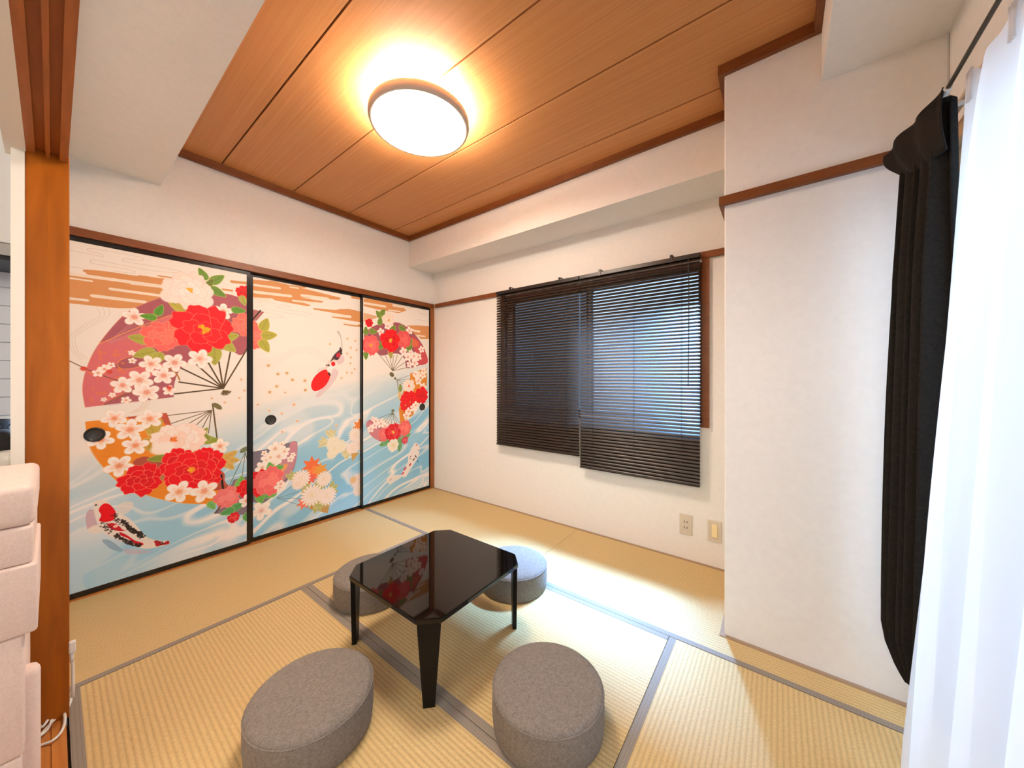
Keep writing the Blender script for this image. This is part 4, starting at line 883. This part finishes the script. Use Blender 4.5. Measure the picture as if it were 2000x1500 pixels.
# ------------------------------------------------------------------ curtains
def cloth(name, path, levels, m, parent, sub=5, thick=.0):
    # path(u, z) -> (x, y); levels = list of z
    bm = bmesh.new(); nu = path[1]; rows = []
    for z in levels: rows.append([bm.verts.new(path[0](k / nu, z)) for k in range(nu + 1)])
    for A_, B_ in zip(rows, rows[1:]):
        for k in range(nu): bm.faces.new((A_[k], A_[k + 1], B_[k + 1], B_[k]))
    o = obj(name, bm, m, parent, True)
    if thick:
        md = o.modifiers.new('thickness', 'SOLIDIFY'); md.thickness = thick; md.offset = 0
    return o
root = empty('black_curtain', (3.12, -.85, 0), 'bunched black curtain gathered beside the white pillar', 'curtain')
def bc(u, z):
    h = (1.83 - z) / 1.66; hc = min(1, max(0, h))
    ph = u * 5.5 * 2 * math.pi
    y = (-.958 + .028 * min(1, h * 2)) + u * .235 + .010 * math.sin(ph * .5 + 1 + h * 2)
    xc = 3.130 - .022 * hc - u * (.040 + .018 * hc)
    am = (.016 + .014 * min(1, h * 4)) * (1 - .35 * u)
    x = xc + am * math.sin(ph + .6 * math.sin(h * 3))
    lo = max(0, (.36 - z) / .22)
    x += .070 * lo ** 2; y -= .01 * lo ** 2
    head = max(0, 1 - (1.83 - z) / .10)
    return (x, y, z - .012 * math.sin(ph * .5 + .5) * head)
lv = [1.83 - .02 * k for k in range(8)] + [1.65 - .06 * k for k in range(25)] + [.185, .165]
cloth('drape', (bc, 150), lv, BLACK_CLOTH, root, thick=.003)
# slumped heading of the curtain, folded outward
def hd(u, z):
    h = (1.845 - z) / .16; ph = u * 5 * math.pi + 2 * h
    y = -.955 + u * .228; x = 3.118 - .068 * u - .010 * math.sin(math.pi * min(1, h)) + .006 * math.sin(ph)
    x += .035 * max(0, h) * u
    return (x, y, z + .004 * math.sin(ph * .7 + 1) - .030 * u + .09 * u * u * h)
cloth('heading', (hd, 90), [1.845 - .02 * k for k in range(9)], BLACK_CLOTH, root, thick=.004)

root = empty('lace_curtain', (3.12, -1.6, 0), 'sheer white lace curtain over the balcony window', 'curtain')
YL0, YL1 = -.976, -2.275
def lc(u, z):
    y = YL0 + (YL1 - YL0) * u
    s = -(y - YL0)
    h = (1.845 - z) / 1.83
    ph = s / .19 * 2 * math.pi
    head = max(0, 1 - (1.845 - z) / .12)
    pin = (.5 + .5 * math.cos(ph - .6)) ** 6
    x = 3.153 - .110 * min(1, h * 1.05) ** .9 + (.012 + .014 * h) * math.sin(ph + .5 * math.sin(h * 4 + s * 3)) + .006 * math.sin(ph * 2.3 + 2) * h
    x -= .006 * pin * head
    y += .010 * math.sin(ph * 1.7 + h * 3) * h
    zt = z - .028 * (1 - pin) * head
    return (x, y, zt)
lv = [1.845 - .015 * k for k in range(10)] + [1.68 - .07 * k for k in range(24)] + [.025]
cloth('sheer_panel', (lc, 260), lv, LACE, root)
for k in range(8):
    s = (.6 / (2 * math.pi) + k) * .19
    if YL0 - s < YL1: break
    y = YL0 - s; bm = bmesh.new()
    uu = -(y - YL0) / (YL0 - YL1)
    for d in (-.006, 0, .006):
        pl = []
        for q, zq in enumerate((1.843, 1.822, 1.80, 1.77)):
            p = lc(abs(uu), zq); pl.append((p[0] - .004, p[1] + d * (1.8, 1.1, .6, 1.3)[q], p[2] + .004))
        tube(bm, pl, .0034, 6)
    obj('pinch_pleat', bm, LACE, root, True)

# curtain rods
o = empty('curtain_rod', (3.12, -1.6, 1.845), 'thin dark metal rod the black curtain hangs from', 'rod')
obj('rod', tube(bmesh.new(), [(3.125, -.80, 1.842), (3.125, YN - .0, 1.842)], .0048, 10), ROD, o)
for yy in (-.86, -2.2):
    bm = bmesh.new(); bx(bm, 3.12, XR, yy - .006, yy + .006, 1.838, 1.846); obj('bracket', bm, PLASTIC, o)
bm = bmesh.new(); tube(bm, [(3.125, -.93, 1.842), (3.125, -.96, 1.842)], .008, 10); obj('end_sleeve', bm, PLASTIC, o)
o = tag(obj('lace_rail', bx(bmesh.new(), 3.178, 3.192, Y2B, -.64, 1.862, 1.874), mat('pale_rail', (.55, .42, .30), .4)), 'pale narrow rail carrying the lace curtain', 'rail')

# ------------------------------------------------------------------ room beyond the doorway
KX = -.60
S(box('floor_kitchen', (KX - .1, XR, -5.2, YO, -.09, -.004), noise_mat('kitchen_floor_wood', (.42, .26, .14), (.5, .32, .18), (4, 60, 4), .45)), 'wood-coloured floor of the room beyond the doorway', 'floor')
S(box('wall_kitchen', (KX - .12, KX, -5.2, YO, -.05, 2.62), WALL), 'far white wall of the kitchen side', 'wall')
S(box('wall_living', (KX, XR, -5.32, -5.2, -.05, 2.62), WALL), 'white wall behind the viewer', 'wall')
S(box('ceiling_kitchen', (KX, XR, -5.2, YO, 2.40, 2.5), WALL), 'white ceiling of the room beyond the doorway', 'ceiling')
o = S(box('wall_tile', (KX, KX + .006, -3.3, YO, .90, 1.70), mat('grout', (.5, .48, .45), .8)), 'white tiled splashback seen left of the door post', 'tiling')
TILE = mat('white_tile', (.70, .66, .62), .25)
for r_ in range(8):
    for c_ in range(3):
        y1 = YO - .002 - c_ * .30 + (.15 if r_ % 2 else 0); y0 = y1 - .296
        box('tile', (KX + .006, KX + .012, y0, min(y1, YO - .002), .902 + r_ * .1, .998 + r_ * .1), TILE, o, bev=.001, seg=1)
CABW = mat('white_cabinet', (.80, .77, .72), .4); STEEL = mat('brushed_steel', (.42, .42, .42), .35, metal=.8)
o = empty('wall_cabinet', (KX + .19, -2.8, 1.72), 'white kitchen wall cabinet above the range hood', 'cabinet')
box('cabinet_body', (KX, KX + .36, -3.3, YO, 1.755, 2.39), CABW, o)
box('door', (KX + .361, KX + .378, -2.84, YO - .004, 1.765, 2.385), CABW, o, bev=.002); box('door', (KX + .361, KX + .378, -3.29, -2.845, 1.765, 2.385), CABW, o, bev=.002)
o = empty('range_hood', (KX + .2, -2.8, 1.68), 'dark range hood under the white wall cabinet', 'hood')
bm = bmesh.new(); prism(bm, [(KX + .012, -3.1), (KX + .40, -3.1), (KX + .40, YO), (KX + .012, YO)], 1.70, 1.752); obj('hood_body', bm, STEEL, o)
box('hood_filter', (KX + .03, KX + .38, -3.08, YO - .01, 1.680, 1.70), mat('hood_dark', (.015, .013, .012), .5), o)
o = empty('kitchen_counter', (KX + .3, -2.8, 0), 'kitchen counter with pale top left of the door post', 'counter')
box('cabinet_body', (KX + .014, KX + .58, -3.3, YO, 0, .66), mat('pink_beige_door', (.60, .45, .40), .5), o)
box('worktop', (KX + .014, KX + .62, -3.3, YO, .66, .695), STEEL, o, bev=.004)
for zz in (.03, .35): box('drawer_front', (KX + .581, KX + .598, -2.85, YO - .004, zz, zz + .30), mat('pink_beige_front', (.66, .50, .45), .5), o, bev=.003)
KET = mat('black_kettle', (.012, .011, .011), .3)
o = empty('kettle', (KX + .48, -2.475, .695), 'black kettle on the kitchen counter', 'kettle')
kx, ky = KX + .46, -2.50
obj('kettle_body', lathe(bmesh.new(), [(0, 0), (.062, 0), (.066, .02), (.060, .10), (.044, .15), (.03, .165), (0, .168)], (kx, ky, .695), 32), KET, o, True)
obj('handle', tube(bmesh.new(), catmull([(kx - .01, ky + .052, .83), (kx + .0, ky + .078, .85), (kx, ky + .086, .79), (kx, ky + .066, .73)], 6), .006, 8), KET, o, True)
obj('lid_knob', lathe(bmesh.new(), [(0, .165), (.008, .168), (.012, .18), (.008, .19), (0, .192)], (kx, ky, .695), 16), KET, o, True)
obj('spout', tube(bmesh.new(), [(kx, ky - .05, .76), (kx, ky - .09, .82)], .009, 8), KET, o, True)
o = empty('coffee_jug', (KX + .24, -2.50, .695), 'dark jug behind the kettle on the counter', 'jug')
kx, ky = KX + .26, -2.52
obj('jug_body', lathe(bmesh.new(), [(0, 0), (.05, 0), (.055, .03), (.05, .16), (.052, .20), (.046, .20), (.044, .03), (0, .02)], (kx, ky, .695), 28), KET, o, True)
obj('handle', tube(bmesh.new(), catmull([(kx, ky + .05, .87), (kx, ky + .085, .85), (kx, ky + .08, .77), (kx, ky + .052, .74)], 6), .005, 8), KET, o, True)
def cup(x, y, label):
    o = empty('mug', (x, y, .695), label, 'mug')
    obj('mug_body', lathe(bmesh.new(), [(0, 0), (.028, 0), (.034, .01), (.036, .075), (.033, .075), (.031, .012), (0, .008)], (x, y, .695), 28), PLASTIC, o, True)
    obj('handle', tube(bmesh.new(), catmull([(x + .034, y, .755), (x + .056, y, .75), (x + .054, y, .72), (x + .034, y, .712)], 6), .004, 8), PLASTIC, o, True)
cup(KX + .575, -2.455, 'white mug at the front edge of the counter')

# sofa end at the lower left
o = empty('sofa', (1.2, -2.9, 0), 'pale pink upholstered sofa end in the doorway', 'sofa')
def cushion(name, b, bev, parent):
    bm = bx(bmesh.new(), *b, bev=bev, seg=4); return obj(name, bm, SOFA, parent, True)
zs = [.862, .770, .686, .530, .262, .04]
for k in range(5):
    w_ = (.0, -.004, .002, -.016, -.020)[k]
    cushion('back_section', (1.08, 1.445 + (.004 if k == 2 else 0), -3.6, -2.362 + w_, zs[k + 1] + .0005, zs[k]), .007 if k else .016, o)
cushion('side_panel', (1.33, 1.38, -3.6, -2.357, .03, .415), .018, o)

# white cord and plug
o = empty('power_cord', (1.0, -2.36, 0), 'white power cord coiled on the threshold by the post', 'cord')
zf = .010
def fp(px, py, z):
    t = (CAM[2] - z) * F_PX / (py - HZ); r = (px - 1000) / F_PX
    return (CAM[0] + t * (fw[0] + r * rt[0]), CAM[1] + t * (fw[1] + r * rt[1]), z)
pts = [(.985, -2.303, .235), (.984, -2.300, .17), (.975, -2.300, .08), fp(141, 1352, .03), fp(136, 1375, .012), fp(122, 1393, .010), fp(104, 1408, .012), fp(88, 1425, .010), fp(76, 1440, .010)]
coil = [fp(78, 1438, .012), fp(92, 1425, .014), fp(101, 1405, .016), fp(98, 1385, .018), fp(86, 1374, .018), fp(74, 1380, .016), fp(70, 1405, .014), fp(82, 1420, .018), fp(96, 1402, .022), fp(108, 1390, .020), fp(121, 1387, .018), fp(127, 1402, .016), fp(122, 1425, .014), fp(106, 1444, .012), fp(84, 1454, .010), fp(60, 1460, .010)]
obj('cable', tube(bmesh.new(), catmull(pts + coil, 8), .0036, 8), PLASTIC, o, True)
bm = bx(bmesh.new(), .977, .993, -2.3085, -2.294, .225, .262, .003, 2); obj('plug', bm, PLASTIC, o)
bm = tube(bmesh.new(), [(.985, -2.302, .226), (.985, -2.302, .195)], .0045, 8); obj('strain_relief', bm, PLASTIC, o, True)
